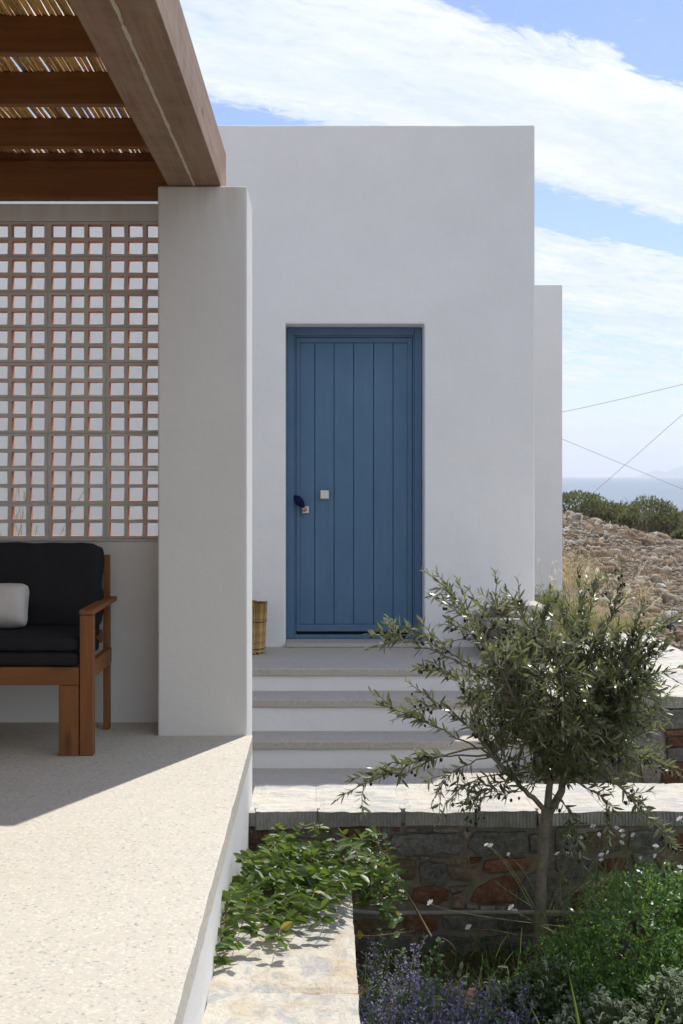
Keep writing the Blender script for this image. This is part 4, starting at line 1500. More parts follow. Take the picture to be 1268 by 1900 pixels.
va, fa, ta = scatter_stones(70000, .008, .008, 2.0, .040, OV, OF, .45)
vb, fb, tb = scatter_stones(3600, .022, .014, 1.5, .085, IV, IF, .40)
tag(make('rubble', np.concatenate([va, vb]), np.concatenate([fa, fb + len(va)]), MT['rubble'], tint=np.concatenate([ta, tb])), kind='stuff')
# dry sticks and stalks lying among the stones
ns = 2600
sy_ = 10.2 + 19 * RNG.random(ns)
sx_ = 2.8 + (0.8 + sy_ * 0.34) * RNG.random(ns)
sp_ = np.stack([sx_, sy_, np.array([hill_z(a, b) for a, b in zip(sx_, sy_)]) + .02], 1)
sl_ = RNG.uniform(.06, .30, ns)
tag(leaves('dry_sticks', sp_, norm(RNG.normal(0, 1, (ns, 3)) * np.array([1, 1, .25]) + np.array([0, 0, .12])), norm(RNG.normal(0, 1, (ns, 3))), sl_, RNG.uniform(.006, .012, ns), T_DIA, MT['scrub_grey']), kind='stuff')

big = [(1255, 1115, 12.2, .16), (1246, 1143, 11.6, .13), (1218, 1138, 11.8, .08), (1170, 1042, 16.5, .12), (1130, 1060, 15.5, .11), (1212, 1057, 15, .12),
       (1195, 1002, 20, .14), (1232, 1008, 20, .1), (1103, 968, 22, .22), (1135, 1000, 19.5, .14), (1184, 1043, 16.4, .1), (1075, 990, 20, .15),
       (1226, 1090, 13, .12), (1120, 1080, 14.5, .10), (1160, 1090, 13.6, .12), (1090, 1050, 16, .11), (1195, 1110, 12.6, .10), (1150, 1120, 12.2, .08),
       (1240, 1060, 14.6, .12), (1262, 1080, 13.6, .10), (1105, 1020, 18, .14), (1050, 985, 21, .14), (1210, 1030, 17.5, .10), (1180, 1080, 14, .09)]
for i, (px, py, dd, s) in enumerate(big):
    x = PX(px, dd)
    # walk along the ray until it meets the slope
    y = 9.9
    while y < 28 and CZ - (py - VY) * y / F > hill_z(PX(px, y), y):
        y += 0.05
    s = s * 0.42 * y / dd
    x = PX(px, y)
    v, f = rock_mesh(i * 1.7 + 20, s * random.uniform(.9, 1.5), s, s * random.uniform(.45, .75))
    zb = hill_z(x, y)
    o = make('field_stone', [(a + x, b + y, c + zb + s * 0.2) for a, b, c in v], f, MT['rubble'], tint=[random.choice([.35, .6, .8, .9, .95])] * len(v))
    tag(o, 'larger weathered stone lying on the rubble slope', 'stone', 'larger stones on the rubble slope')


def scrub(px, ytop, ybase, halfw, D, label, grey=0.2, nleaf=5200, green_top=True):
    """low wind-cut bush: twigs fanned from the ground, leaf clumps mostly towards the top"""
    cx, bw_ = PX(px, D), halfw * D / F
    zb, zt_ = PZ(ybase, D), PZ(ytop, D)
    h = (zt_ - zb) * 0.84
    t = thing('scrub_bush', (cx, D, zb), label, 'bush', 'scrub bushes along the crest')
    u = RNG.uniform(-1, 1, (nleaf * 3, 3))
    rad = np.linalg.norm(u * np.array([1, 1, 1]), axis=1)
    u = u[(rad < 1) & (u[:, 2] > -0.75)]
    cl = np.array([mnoise.noise(Vector((a * 3.2 + px, b * 3.2, c * 3.2))) for a, b, c in u])
    shell = np.linalg.norm(u, axis=1)
    keep = (cl > -0.12) & (shell > 0.45 + 0.2 * RNG.random(len(u)))
    u = u[keep][:nleaf]
    dome = 1 + 0.22 * np.array([mnoise.noise(Vector((a * 2.1, b * 2.1, px * 0.13))) for a, b, c in u])
    p = np.stack([cx + u[:, 0] * bw_ * dome, D + u[:, 1] * bw_ * 0.8, zb + (u[:, 2] * 0.55 + 0.45) * h * dome], 1)
    dirs = norm(u + RNG.normal(0, .7, u.shape) + np.array([0, 0, .5]))
    N = norm(RNG.normal(0, 1, u.shape))
    isg = (RNG.random(len(u)) < grey + 0.9 * np.clip(0.35 - u[:, 2], 0, 1))
    L = RNG.uniform(.045, .085, len(u))
    leaves('foliage', p[~isg], dirs[~isg], N[~isg], L[~isg], L[~isg] * .45, T_DIA, MT['scrub_leaf'], t)
    if isg.sum():
        leaves('dead_foliage', p[isg], dirs[isg], N[isg], L[isg] * 1.3, L[isg] * .2, T_DIA, MT['scrub_grey'], t)
    m_ = MB()
    for k in range(70):
        a = random.uniform(0, 6.283)
        rr_ = random.uniform(.3, 1.0)
        tip = Vector((cx + math.cos(a) * bw_ * rr_, D + math.sin(a) * bw_ * .8 * rr_, zb + h * random.uniform(.25, .85)))
        b0 = Vector((cx + math.cos(a) * bw_ * .25 * rr_, D + math.sin(a) * bw_ * .2, zb - 0.05))
        mid = (b0 + tip) / 2 + Vector((random.uniform(-.1, .1), random.uniform(-.1, .1), random.uniform(0, .12)))
        m_.tube(bez(b0, mid, tip, 5), [.014, .012, .009, .006, .003], 4, caps=False)
    m_.build('twigs', MT['scrub_grey'], t)
    return t


scrub(1062, 905, 965, 78, 25.0, 'green scrub bush on the crest touching the annex corner', .12)
scrub(1112, 922, 988, 74, 25.5, 'low green scrub bush second from the annex on the crest', .2)
scrub(1160, 924, 1004, 72, 25.0, 'greyish scrub bush in the middle of the crest', .3)
scrub(1206, 913, 1012, 68, 24.0, 'tallest dark scrub dome on the crest with dead twigs on its right side', .3, 6500)
scrub(1246, 936, 1012, 36, 24.6, 'brown dried scrub bush right of the tall dome', .85, 3500)
scrub(1262, 982, 1024, 17, 21.5, 'small bright green scrub bush low at the right edge of the slope', .08, 2400)
scrub(1290, 934, 1010, 36, 25.0, 'grey scrub bush at the far right end of the crest', .6)

# russet dry tufts on the slope
nb = 2600
seeds = [(PX(a, d), d, s) for a, d, s in ((1075, 20.5, .5), (1100, 19.6, .6), (1130, 19.2, .5), (1060, 21.5, .5), (1150, 18.6, .35), (1200, 19.0, .5), (1240, 16.5, .5), (1160, 15.5, .4), (1225, 14.2, .4), (1120, 22, .6), (1180, 21.6, .8), (1250, 20, .6))]
bs = []
for k in range(nb):
    sx, sy, s_ = random.choice(seeds)
    x, y = sx + random.gauss(0, s_ * .4), sy + random.gauss(0, s_ * .6)
    if x < 2.7:
        continue
    bs.append((x, y, hill_z(x, y) - 0.01))
bs = np.array(bs)
tag(blades('dry_grass', bs, RNG.uniform(.04, .15, len(bs)), RNG.normal(0, .06, (len(bs), 2)), RNG.uniform(.006, .011, len(bs)), MT['blade_russet'], None, 3), kind='stuff')


def tussock(name, c, nbl, h, spread, mat, label, cat='grass clump', width=.0035, plumes=0, r0=.08, lean=(0, 0), hang=1.0):
    t = thing(name, c, label, cat)
    b = np.array(c)[None] + np.stack([RNG.normal(0, r0, nbl), RNG.normal(0, r0, nbl), np.full(nbl, -0.02)], 1)
    ln = RNG.normal(0, spread, (nbl, 2)) + np.array(lean)
    hh = np.clip(RNG.normal(h, h * .22, nbl), h * .3, h * 1.5)
    blades('blades', b, hh, ln, np.full(nbl, width) * RNG.uniform(.7, 1.3, nbl), mat, t, 6, curve=1.9 * hang)
    if plumes:
        m_ = MB()
        pp_, pt_ = [], []
        for k in range(plumes):
            b0 = Vector(c) + Vector((random.gauss(0, r0), random.gauss(0, r0), 0))
            l_ = Vector((random.gauss(lean[0], spread * .8), random.gauss(lean[1], spread * .8), 0))
            hh_ = h * random.uniform(1.0, 1.45)
            tip = b0 + l_ + Vector((0, 0, hh_))
            mid = b0 + l_ * .3 + Vector((0, 0, hh_ * .65))
            pts = bez(b0, mid, tip, 7)
            m_.tube(pts, .0014, 3, caps=False)
            for q in range(46):
                s_ = random.uniform(0, 1)
                p_ = pts[5].lerp(pts[6], s_) if s_ > .5 else pts[4].lerp(pts[5], s_ * 2)
                pp_.append(tuple(p_))
                pt_.append(tuple((pts[6] - pts[4]).normalized() + Vector((random.gauss(0, .35), random.gauss(0, .35), random.gauss(0, .3)))))
        m_.build('stems', mat, t, kind='stuff')
        pp_, pt_ = np.array(pp_), np.array(pt_)
        leaves('plumes', pp_, pt_, norm(RNG.normal(0, 1, pp_.shape)), RNG.uniform(.02, .045, len(pp_)), RNG.uniform(.002, .004, len(pp_)), T_DIA, MT['plume'], t)
    return t


tussock('feather_grass', (2.02, 10.45, -0.12), 900, .44, .20, MT['blade_gold'], 'golden feather grass clump leaning out behind the retaining wall', plumes=14, lean=(.16, -.06), r0=.13)
tussock('feather_grass', (2.42, 10.4, -0.14), 520, .32, .17, MT['blade_mix'], 'yellow green feather grass clump at the far edge of the retaining wall top', plumes=8, lean=(.12, -.05), r0=.12)
tussock('feather_grass', (2.55, 13.2, -0.05), 300, .62, .22, MT['blade_gold'], 'wispy dry feather grass beside the annex corner', plumes=9, lean=(.15, 0), r0=.16, width=.004)
tussock('feather_grass', (3.1, 12.4, -0.02), 130, .32, .15, MT['blade_gold'], 'sparse dry feather grass at the foot of the rubble slope', plumes=8, lean=(.1, 0), r0=.2)
tussock('plumed_grass', (-2.02, 8.1, 0), 300, .86, .16, MT['blade_mix'], 'plumed grass clump seen through the lower left of the block screen', plumes=22, r0=.14, width=.006)


def leafy_mound(name, comps, nl, mat, label, cat, L, Wr, tmpl, stems=None, seed=0, shell=.62, clump=4.0, thr=-.2, stem_mat='green_stem'):
    """mound of small leaves; comps is a list of ellipsoids (cx, cy, cz, rx, ry, rz)"""
    c0 = comps[0]
    t = thing(name, (c0[0], c0[1], c0[2] - c0[5]), label, cat)
    P_, T_ = [], []
    vol = sum(c[3] * c[4] + c[3] * c[5] for c in comps)
    for c in comps:
        n_ = int(nl * (c[3] * c[4] + c[3] * c[5]) / vol)
        u = norm(RNG.normal(0, 1, (n_ * 3, 3)))
        u = u[u[:, 2] > -.55]
        cl = np.array([mnoise.noise(Vector((a * clump + seed, b * clump, d * clump))) for a, b, d in u])
        cl2 = np.array([mnoise.noise(Vector((a * clump * .45 + seed, b * clump * .45, d * clump * .45 + 9))) for a, b, d in u])
        k = cl > thr + RNG.uniform(-.2, .2, len(u))
        u, cl, cl2 = u[k][:n_], cl[k][:n_], cl2[k][:n_]
        r_ = (shell + (1 - shell) * RNG.random(len(u)) ** .6) * (1 + .13 * cl + .16 * cl2)
        P_.append(np.array(c[:3])[None] + u * r_[:, None] * np.array(c[3:])[None])
        T_.append(u)
    P_, T_ = np.concatenate(P_), np.concatenate(T_)
    D_ = norm(T_ * .7 + RNG.normal(0, .75, T_.shape) + np.array([0, 0, .15]))
    N = norm(T_ * .9 + RNG.normal(0, .55, T_.shape) + np.array([0, 0, .5]))
    L_ = RNG.uniform(*L, len(P_))
    o = leaves('foliage', P_, D_, N, L_, L_ * Wr, tmpl, mat, t)
    m_ = MB()
    rs_ = random.Random(seed)
    for k in range(stems or 40):
        c = rs_.choice(comps)
        a, b = rs_.uniform(0, 6.283), rs_.uniform(.1, 1)
        b0 = Vector((c[0] + rs_.gauss(0, c[3] * .2), c[1] + rs_.gauss(0, c[4] * .2), max(-1.08, c[2] - c[5])))
        tip = Vector((c[0] + math.cos(a) * c[3] * b * .9, c[1] + math.sin(a) * c[4] * b * .9, c[2] + c[5] * math.sqrt(max(0, 1 - b * b)) * .9))
        m_.tube(bez(b0, (b0 + tip) / 2 + Vector((0, 0, .05)), tip, 5), [.004, .0035, .003, .0022, .0012], 4, caps=False)
    m_.build('stems', MT[stem_mat], t)
    return t


# dark rosemary-like plant at the foot of the annex, small tuft on the wall top
leafy_mound('rosemary', [(1.72, 9.75, 0.16, .20, .18, .22), (1.95, 9.7, 0.12, .16, .15, .18)], 3600, MT['scrub_leaf'], 'dark green rosemary bush against the foot of the annex', 'bush', (.02, .04), .16, T_DIA, seed=3, shell=.3)
leafy_mound('wall_tuft', [(1.855, 7.42, 0.04, .11, .09, .07)], 1100, MT['bush_leaf'], 'small green tuft growing on the retaining wall top', 'plant', (.012, .024), .22, T_DIA, seed=4, shell=.3)

# ------------------------------------------------------------------ garden bed
leafy_mound('jasmine_bush', [(1.42, 5.36, -0.84, .46, .36, .40), (1.04, 5.22, -0.98, .30, .28, .30), (1.88, 5.5, -0.78, .42, .34, .40), (1.62, 5.12, -0.92, .46, .28, .32), (1.24, 5.05, -1.0, .34, .24, .26), (1.72, 5.45, -0.62, .22, .22, .20)],
            25000, MT['bush_leaf'], 'bright green bushy mound growing right of the olive trunk', 'bush', (.018, .036), .36, T_LENS, seed=11, thr=-.12, clump=6.5, shell=.55)
# upright leafy shoots rising from the bush's outline
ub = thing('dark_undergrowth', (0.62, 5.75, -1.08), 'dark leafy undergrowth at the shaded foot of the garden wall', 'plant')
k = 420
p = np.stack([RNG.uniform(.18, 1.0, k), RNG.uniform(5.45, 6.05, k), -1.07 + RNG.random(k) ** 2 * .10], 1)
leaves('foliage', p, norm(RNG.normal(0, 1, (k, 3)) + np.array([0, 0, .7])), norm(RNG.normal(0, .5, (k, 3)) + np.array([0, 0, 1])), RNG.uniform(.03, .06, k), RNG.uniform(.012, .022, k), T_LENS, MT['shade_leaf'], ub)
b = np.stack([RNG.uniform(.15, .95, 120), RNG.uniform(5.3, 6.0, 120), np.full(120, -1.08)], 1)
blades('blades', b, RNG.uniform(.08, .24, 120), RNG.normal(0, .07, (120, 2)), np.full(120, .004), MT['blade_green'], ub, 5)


def sage(cx, cy, z0, rx, ry, h, n, label, seed):
    """grey-green hairy plant: leafy upright shoots, each ending in a pale curled tip"""
    t = thing('grey_sage', (cx, cy, z0), label, 'plant', None)
    rs_ = random.Random(seed)
    tips, tdir = [], []
    lp, lt, ln_ = [], [], []
    m_ = MB()
    tipm = MB()
    for k in range(n):
        a, r_ = rs_.uniform(0, 6.283), math.sqrt(rs_.random())
        ex, ey = math.cos(a) * r_, math.sin(a) * r_
        dome = math.sqrt(max(0, 1 - r_ * r_ * .85)) * (.85 + .3 * mnoise.noise(Vector((ex * 3 + seed, ey * 3, 0))))
        tip = Vector((cx + ex * rx, cy + ey * ry, z0 + h * dome + rs_.uniform(-.02, .02)))
        b0 = Vector((cx + ex * rx * .6, cy + ey * ry * .6, z0 + h * dome * .25))
        pts = bez(b0, (b0 + tip) / 2 + Vector((ex * .04, ey * .04, -.01)), tip, 6)
        m_.tube(pts, .0018, 3, caps=False)
        for q in range(1, 6):
            d = (pts[q] - pts[q - 1]).normalized()
            a0 = rs_.uniform(0, 6.283)
            for w in range(2 if q < 5 else 3):
                aa_ = a0 + w * 3.14
                s_ = Vector((math.cos(aa_), math.sin(aa_), .35))
                lp.append(tuple(pts[q]))
                lt.append(tuple(s_ + d * .3))
                ln_.append(tuple(d + Vector((rs_.gauss(0, .3), rs_.gauss(0, .3), .6))))
        # curled pale tip, thick as a caterpillar
        if rs_.random() < .7:
            c_ = Vector((rs_.gauss(0, 1), rs_.gauss(0, 1), 0)).normalized()
            ln = rs_.uniform(.013, .028)
            cp = [tip, tip + Vector((0, 0, ln * .6)) + c_ * ln * .1, tip + Vector((0, 0, ln)) + c_ * ln * .45, tip + Vector((0, 0, ln * .9)) + c_ * ln * .9]
            tipm.tube(cp, [.0028, .0036, .0036, .0026], 5)
    lp, lt, ln_ = np.array(lp), np.array(lt), np.array(ln_)
    L_ = RNG.uniform(.018, .034, len(lp))
    leaves('foliage', lp, lt, ln_, L_, L_ * .72, T_OVAL, MT['sage_leaf'], t)
    m_.build('stems', MT['green_stem'], t)
    v = np.array(tipm.v)
    make('curled_tips', v, tipm.f, MT['sage_tip'], t, smooth=True, tint=RNG.random(len(v)), kind='stuff')
    return t


sage(1.12, 4.66, -1.08, .40, .30, .38, 560, 'grey green furry plant low at the front, left of the spear leaf', 1)
sage(1.52, 4.62, -1.08, .46, .34, .52, 760, 'tallest grey green furry plant at the bottom right corner', 2)
sage(0.92, 5.12, -1.08, .24, .18, .36, 190, 'small dark furry plant below the olive trunk', 3)
sage(1.30, 4.30, -1.08, .50, .24, .30, 340, 'low grey green furry plant along the bottom edge of the bed', 4)


def catmint(cx, cy, rx, ry, n, hh, label, seed, ):
    t = thing('catmint', (cx, cy, -1.08), label, 'flower')
    rs_ = random.Random(seed)
    m_ = MB()
    fp, ft, cp, ct, lp, lt = [], [], [], [], [], []
    for k in range(n):
        a, r_ = rs_.uniform(0, 6.283), math.sqrt(rs_.random())
        b0 = Vector((cx + math.cos(a) * r_ * rx * .8, cy + math.sin(a) * r_ * ry * .8, -1.08))
        h = hh * rs_.uniform(.55, 1.1) * (1 - .3 * r_)
        tip = b0 + Vector((math.cos(a) * r_ * .12 + rs_.gauss(0, .05), math.sin(a) * r_ * .12 + rs_.gauss(0, .05), h))
        pts = bez(b0, (b0 + tip) / 2 + Vector((rs_.gauss(0, .03), rs_.gauss(0, .03), .03)), tip, 13)
        m_.tube(pts, .0016, 3, caps=False)
        spike = rs_.random() < .8
        for q in range(2, 13):
            d = (pts[q] - pts[q - 1]).normalized()
            up_ = q >= 6 and spike
            for w in range(9 if up_ else 5):
                aa_ = rs_.uniform(0, 6.283)
                s_ = Vector((math.cos(aa_), math.sin(aa_), rs_.uniform(.1, .7)))
                c_ = pts[q].lerp(pts[q - 1], rs_.uniform(0, .45 if up_ else 1)) + s_ * .004
                if up_:
                    if rs_.random() < .36:
                        fp.append(tuple(c_ + s_ * .006)); ft.append(tuple(s_ + d * .3))
                    else:
                        cp.append(tuple(c_)); ct.append(tuple(s_ + d * .5))
                else:
                    lp.append(tuple(c_)); lt.append(tuple(s_ + d * .2))
    for nm, pp_, tt_, mt, ll, wr in (('blossoms', fp, ft, 'mint_flower', (.009, .016), .6), ('calyces', cp, ct, 'mint_calyx', (.008, .014), .5), ('foliage', lp, lt, 'mint_leaf', (.014, .030), .6)):
        if not pp_:
            continue
        pp_, tt_ = np.array(pp_), np.array(tt_)
        L_ = RNG.uniform(*ll, len(pp_))
        leaves(nm, pp_, tt_, norm(RNG.normal(0, .6, pp_.shape) + np.array([0, 0, 1])), L_, L_ * wr, T_LENS if nm == 'foliage' else T_DIA, MT[mt], t)
    m_.build('stems', MT['green_stem'], t)


catmint(0.30, 4.85, .20, .30, 190, .36, 'purple flowering catmint clump against the low capstone wall', 1)
catmint(0.56, 4.82, .18, .24, 120, .33, 'purple catmint clump in the middle of the bed, right of the densest one', 2)
catmint(0.28, 5.30, .14, .14, 34, .44, 'few tall catmint spikes standing just behind the end of the low wall', 3)
catmint(0.66, 5.15, .10, .10, 24, .30, 'dusky catmint spikes in the shade left of the olive trunk', 4)
catmint(0.40, 4.45, .28, .22, 130, .25, 'low catmint along the bottom edge of the picture', 5)

# fallen leaves on the soil
k = 420
p = np.stack([RNG.uniform(.2, 2.0, k), RNG.uniform(4.2, 6.0, k), np.full(k, -1.055) + RNG.random(k) * .02], 1)
leaves('fallen_leaves', p, norm(RNG.normal(0, 1, (k, 3)) * np.array([1, 1, .15])), norm(RNG.normal(0, .3, (k, 3)) + np.array([0, 0, 1])), RNG.uniform(.02, .05, k), RNG.uniform(.006, .016, k), T_LENS, MT['litter'])

# spear leaves at the bottom edge
sp = thing('spear_leaf_plant', (1.03, 4.45, -1.08), 'long upright yellow green spear leaves at the bottom edge', 'plant')
for (b0, m0, t0, w) in ((P(1085, 1960, 4.45), P(1070, 1870, 4.45), P(1056, 1809, 4.45), .010), (P(1205, 1930, 4.40), P(1225, 1880, 4.4), P(1240, 1848, 4.4), .010), (P(1030, 1960, 4.5), P(1000, 1900, 4.5), P(985, 1868, 4.5), .008)):
    pts = bez(b0, m0, t0, 8)
    v, f = [], []
    for i, q in enumerate(pts):
        s_ = w * (1 - (i / 7) ** 2) * .5 + .0008
        v += [tuple(q + Vector((-s_, 0, .0))), tuple(q + Vector((0, .004, 0))), tuple(q + Vector((s_, 0, .0)))]
    for i in range(7):
        f += [(i * 3, i * 3 + 1, i * 3 + 4, i * 3 + 3), (i * 3 + 1, i * 3 + 2, i * 3 + 5, i * 3 + 4)]
    make('leaf', v, f, MT['blade_green'], sp, tint=np.linspace(.2, 1, len(v)))

# gaura: thin arching stems with white flowers
ga = thing('gaura_plant', (1.25, 5.62, -1.0), 'gaura with small white four petalled flowers on thin arching stems', 'flower')


def flower_mesh():
    v, f = [], []
    for k, a in enumerate((.55, 1.25, 1.9, 2.6)):
        d = Vector((math.cos(a), 0, math.sin(a)))
        s_ = Vector((-math.sin(a), 0, math.cos(a)))
        b_ = len(v)
        for (t, w, l) in ((0, 0, 0), (.45, .22, -.08), (.45, -.22, -.08), (.85, .24, -.02), (.85, -.24, -.02), (1.05, 0, .08)):
            v.append(tuple(d * t + s_ * w + Vector((0, l - .15 * t, 0))))
        f += [(b_, b_ + 2, b_ + 1), (b_ + 1, b_ + 2, b_ + 4, b_ + 3), (b_ + 3, b_ + 4, b_ + 5)]
    for a in (-.5, -1.2, -1.9, -2.5):
        d = Vector((math.cos(a) * .5, -.45, math.sin(a) * .8))
        b_ = len(v)
        v += [(0.03, 0, 0), (-.03, 0, 0), tuple(d)]
        f += [(b_, b_ + 1, b_ + 2)]
    me = bpy.data.meshes.new('flower')
    me.from_pydata(v, [], f)
    me.materials.append(MT['petal'])
    return me


fm_ = flower_mesh()
fl = [(904, 1568, 5.7), (911, 1571, 5.72), (944, 1587, 5.66), (950, 1685, 5.5), (955, 1690, 5.52), (871, 1723, 5.3), (1034, 1584, 5.6), (1055, 1555, 5.6), (1077, 1556, 5.62), (1051, 1584, 5.58), (1101, 1535, 5.6),
      (1144, 1538, 5.6), (1154, 1543, 5.62), (1157, 1553, 5.58), (1153, 1565, 5.6), (1176, 1552, 5.6), (1117, 1588, 5.5), (1115, 1597, 5.5), (1217, 1572, 5.6), (1216, 1590, 5.5), (1262, 1520, 5.6), (1187, 1594, 5.5), (1261, 1610, 5.5), (1127, 1583, 5.7), (800, 1676, 5.6), (1112, 1551, 5.7)]
gm = MB()
for i, (px, py, dd) in enumerate(fl):
    q = P(px, py, dd)
    again('flower', fm_, ga, q, (random.uniform(-.5, .5), random.uniform(-.8, .8), random.uniform(-.9, .9)), (random.uniform(.013, .019),) * 3)
    if px in (871,):
        b0, m0 = P(960, 1735, 5.35), P(915, 1722, 5.3)
    elif px < 960:
        b0, m0 = P(1010 + i * 6, 1730, 5.5), P(px + 40, py + 25, dd)
    else:
        b0, m0 = P(1080 + random.uniform(-60, 90), 1700, 5.45), P(px - 8 + random.uniform(-14, 14), py + 60, dd)
    gm.tube(bez(b0, m0, q + Vector((0, .004, -.004)), 9), [.0018, .0017, .0016, .0015, .0014, .0013, .0012, .001, .0008], 4, caps=False)
for k in range(36):
    b0 = P(1080 + random.uniform(-70, 150), 1700, 5.45)
    q = P(random.uniform(1000, 1260), random.uniform(1520, 1640), 5.6)
    gm.tube(bez(b0, q.lerp(b0, .5) + Vector((random.gauss(0, .03), 0, .03)), q, 7), [.0016, .0015, .0014, .0012, .001, .0009, .0012], 3, caps=False)
for (a, b_, c_) in (((1000, 1690), (950, 1660), (905, 1625)), ((1065, 1640), (1040, 1628), (1015, 1625)), ((840, 1800), (860, 1755), (820, 1740))):
    gm.tube(bez(P(*a, 5.55), P(*b_, 5.55), P(*c_, 5.55), 7), .0016, 4, caps=False)
gm.build('stems', MT['green_stem'], ga)

# wild grass blades among the flowers
k = 80
b = np.stack([RNG.uniform(.15, 1.1, k), RNG.uniform(4.5, 5.9, k), np.full(k, -1.08)], 1)
tag(blades('grass', b, RNG.uniform(.15, .42, k), RNG.normal(0, .10, (k, 2)), RNG.uniform(.003, .006, k), MT['blade_green'], None, 6), kind='stuff')

# ------------------------------------------------------------------ climbing vine on the end of the low wall
vn = thing('climbing_vine', (0.0, 5.4, -1.08), 'glossy leaved climbing vine sprawling over the end of the low wall', 'vine')
lp, lt, ln_ = [], [], []
vm = MB()


def vine_runner(pts, r0=.003, leafy=True, every=.024, rr=random.Random(5)):
    vm.tube(pts, [r0 * (1 - .6 * i / (len(pts) - 1)) for i in range(len(pts))], 5, caps=False)
    if not leafy:
        return
    acc = 0
    for i in range(1, len(pts)):
        d = pts[i] - pts[i - 1]
        acc += d.length
        while acc > every:
            acc -= every
            t_ = d.normalized()
            for sgn in (-1, 1):
                s_ = t_.cross(Vector((0, 0, 1)))
                if s_.length < .1:
                    s_ = Vector((1, 0, 0))
                s_ = s_.normalized() * sgn + t_ * rr.uniform(.0, .6) + Vector((rr.gauss(0, .35), rr.gauss(0, .35), rr.gauss(.12, .35)))
                lp.append(tuple(pts[i] + Vector((rr.gauss(0, .004), rr.gauss(0, .004), rr.gauss(0, .003)))))
                lt.append(tuple(s_))
                ln_.append((rr.gauss(0, .8), rr.gauss(-.55, .8), 1.0))


rv = random.Random(21)
root = Vector((-0.10, 5.45, -1.05))


def vtop(x, y):
    """height of the sprawl's surface"""
    if y < LE:
        return CZT + 0.015 + 0.075 * min(1, max(0, (y - 4.10) / .5))
    return -0.445 - 0.08 * max(0, (y - 5.2) / .7) - 0.25 * max(0, x - .12)


for k in range(92):
    if k < 42:
        y1 = 4.16 + .94 * rv.random() ** .75
        wmax = .06 + .36 * min(1, max(0.0, (y1 - 4.10) / .42))
        if y1 > 4.78:
            wmax = .245
        x1 = PWX + .03 + wmax * rv.random() ** 1.35
    else:
        y1 = rv.uniform(5.0, 5.95)
        x1 = PWX + .03 + (.62) * rv.random()
    z1 = vtop(x1, y1) + rv.uniform(-.09, .07)
    e = Vector((x1, y1, max(z1, CZT + .012 if y1 < LE and x1 < LX1 else -2)))
    s = Vector((max(PWX + .04, min(.25, x1 + rv.gauss(.08, .14))), max(5.12, y1 + rv.uniform(.1, .5)) if y1 < 5.2 else y1 + rv.gauss(0, .2), -.40))
    s.y = min(s.y, 5.95)
    m0 = (s + e) / 2 + Vector((rv.gauss(0, .06), rv.gauss(0, .06), rv.uniform(.0, .09)))
    pts = bez(s, m0, e, 10)
    pts = [Vector((max(PWX + .012, p_.x), min(p_.y, 6.08), max(p_.z, CZT + .010) if (p_.y < LE + .01 and p_.x < LX1 + .01) else p_.z)) for p_ in pts]
    vine_runner(pts, rr=rv)
# hanging part at the right
for k in range(17):
    a = rv.random()
    s = Vector((rv.uniform(-.05, .2), rv.uniform(5.3, 5.8), -.38))
    e = P(672 + 88 * a + rv.gauss(0, 9), 1600 + 95 * a + rv.uniform(-20, 55), rv.uniform(5.15, 5.6))
    m0 = (s + e) / 2 + Vector((.03, 0, .06))
    vine_runner(bez(s, m0, e, 10), rr=rv, every=.03)
# long bare runners seen in the photo
vine_runner([P(590, 1735, 4.72), P(650, 1737, 4.80), P(700, 1736, 4.95), P(740, 1731, 5.0), P(770, 1727, 5.02), P(764, 1717, 5.03)], .003, False)
vine_runner([P(515, 1772, 4.33), P(480, 1768, 4.31), P(457, 1776, 4.29), P(453, 1795, 4.26), P(465, 1815, 4.22), P(483, 1830, 4.19)], .0022, False)
vine_runner([P(530, 1760, 4.36), P(536, 1775, 4.35), P(522, 1782, 4.33), P(505, 1770, 4.33)], .002, False)
vine_runner([P(429, 1602, 5.28), P(426, 1580, 5.3), P(429, 1562, 5.3)], .0018, False)
vine_runner([P(560, 1625, 5.2), P(600, 1626, 5.12), P(635, 1615, 5.2), P(645, 1595, 5.3)], .0035, False)
vine_runner([P(700, 1565, 5.5), P(720, 1600, 5.5), P(736, 1630, 5.5), P(748, 1655, 5.5)], .003, True, .05, rv)
vine_runner([P(690, 1600, 5.6), P(715, 1580, 5.65), P(752, 1562, 5.7)], .002, False)
for k in range(5):
    x = -.12 + .07 * k
    vine_runner([Vector((x * .4 - .05, 5.5, -1.07)), Vector((x * .7, 5.45 + .04 * k, -.8)), Vector((x, 5.5, -.42))], .007, False)
lp, lt, ln_ = np.array(lp), np.array(lt), np.array(ln_)
k_ = (lp[:, 0] > PWX + .004) & ~((lp[:, 1] < LE + .01) & (lp[:, 0] < LX1) & (lp[:, 2] < CZT + .006))
lp, lt, ln_ = lp[k_], norm(lt[k_]), norm(ln_[k_])
# leaves lying on the wall keep above it
lowm = (lp[:, 1] < LE) & (lp[:, 0] < LX1) & (lp[:, 2] + lt[:, 2] * .035 < CZT + .008)
lt[lowm, 2] = np.abs(lt[lowm, 2]) + .12
L_ = np.clip(RNG.normal(.043, .010, len(lp)), .018, .066)
W_ = L_ * RNG.uniform(.46, .62, len(lp))
order = np.argsort(lp[:, 1] - lp[:, 2] * .8 - L_ * 6)
near, rest = order[:300], order[300:]
yel = near[RNG.random(300) < .03]
grn = np.setdiff1d(near, yel)
leaf_parts('leaf', lp[grn], lt[grn], ln_[grn], L_[grn], W_[grn], T_OVAL, MT['vine_leaf'], vn)
leaf_parts('leaf', lp[yel], lt[yel], ln_[yel], L_[yel], W_[yel], T_OVAL, MT['yellow_leaf'], vn)
leaves('foliage', lp[rest], lt[rest], ln_[rest], L_[rest], W_[rest], T_OVAL, MT['vine_leaf'], vn)
ex = [(842, 824 + 0)]
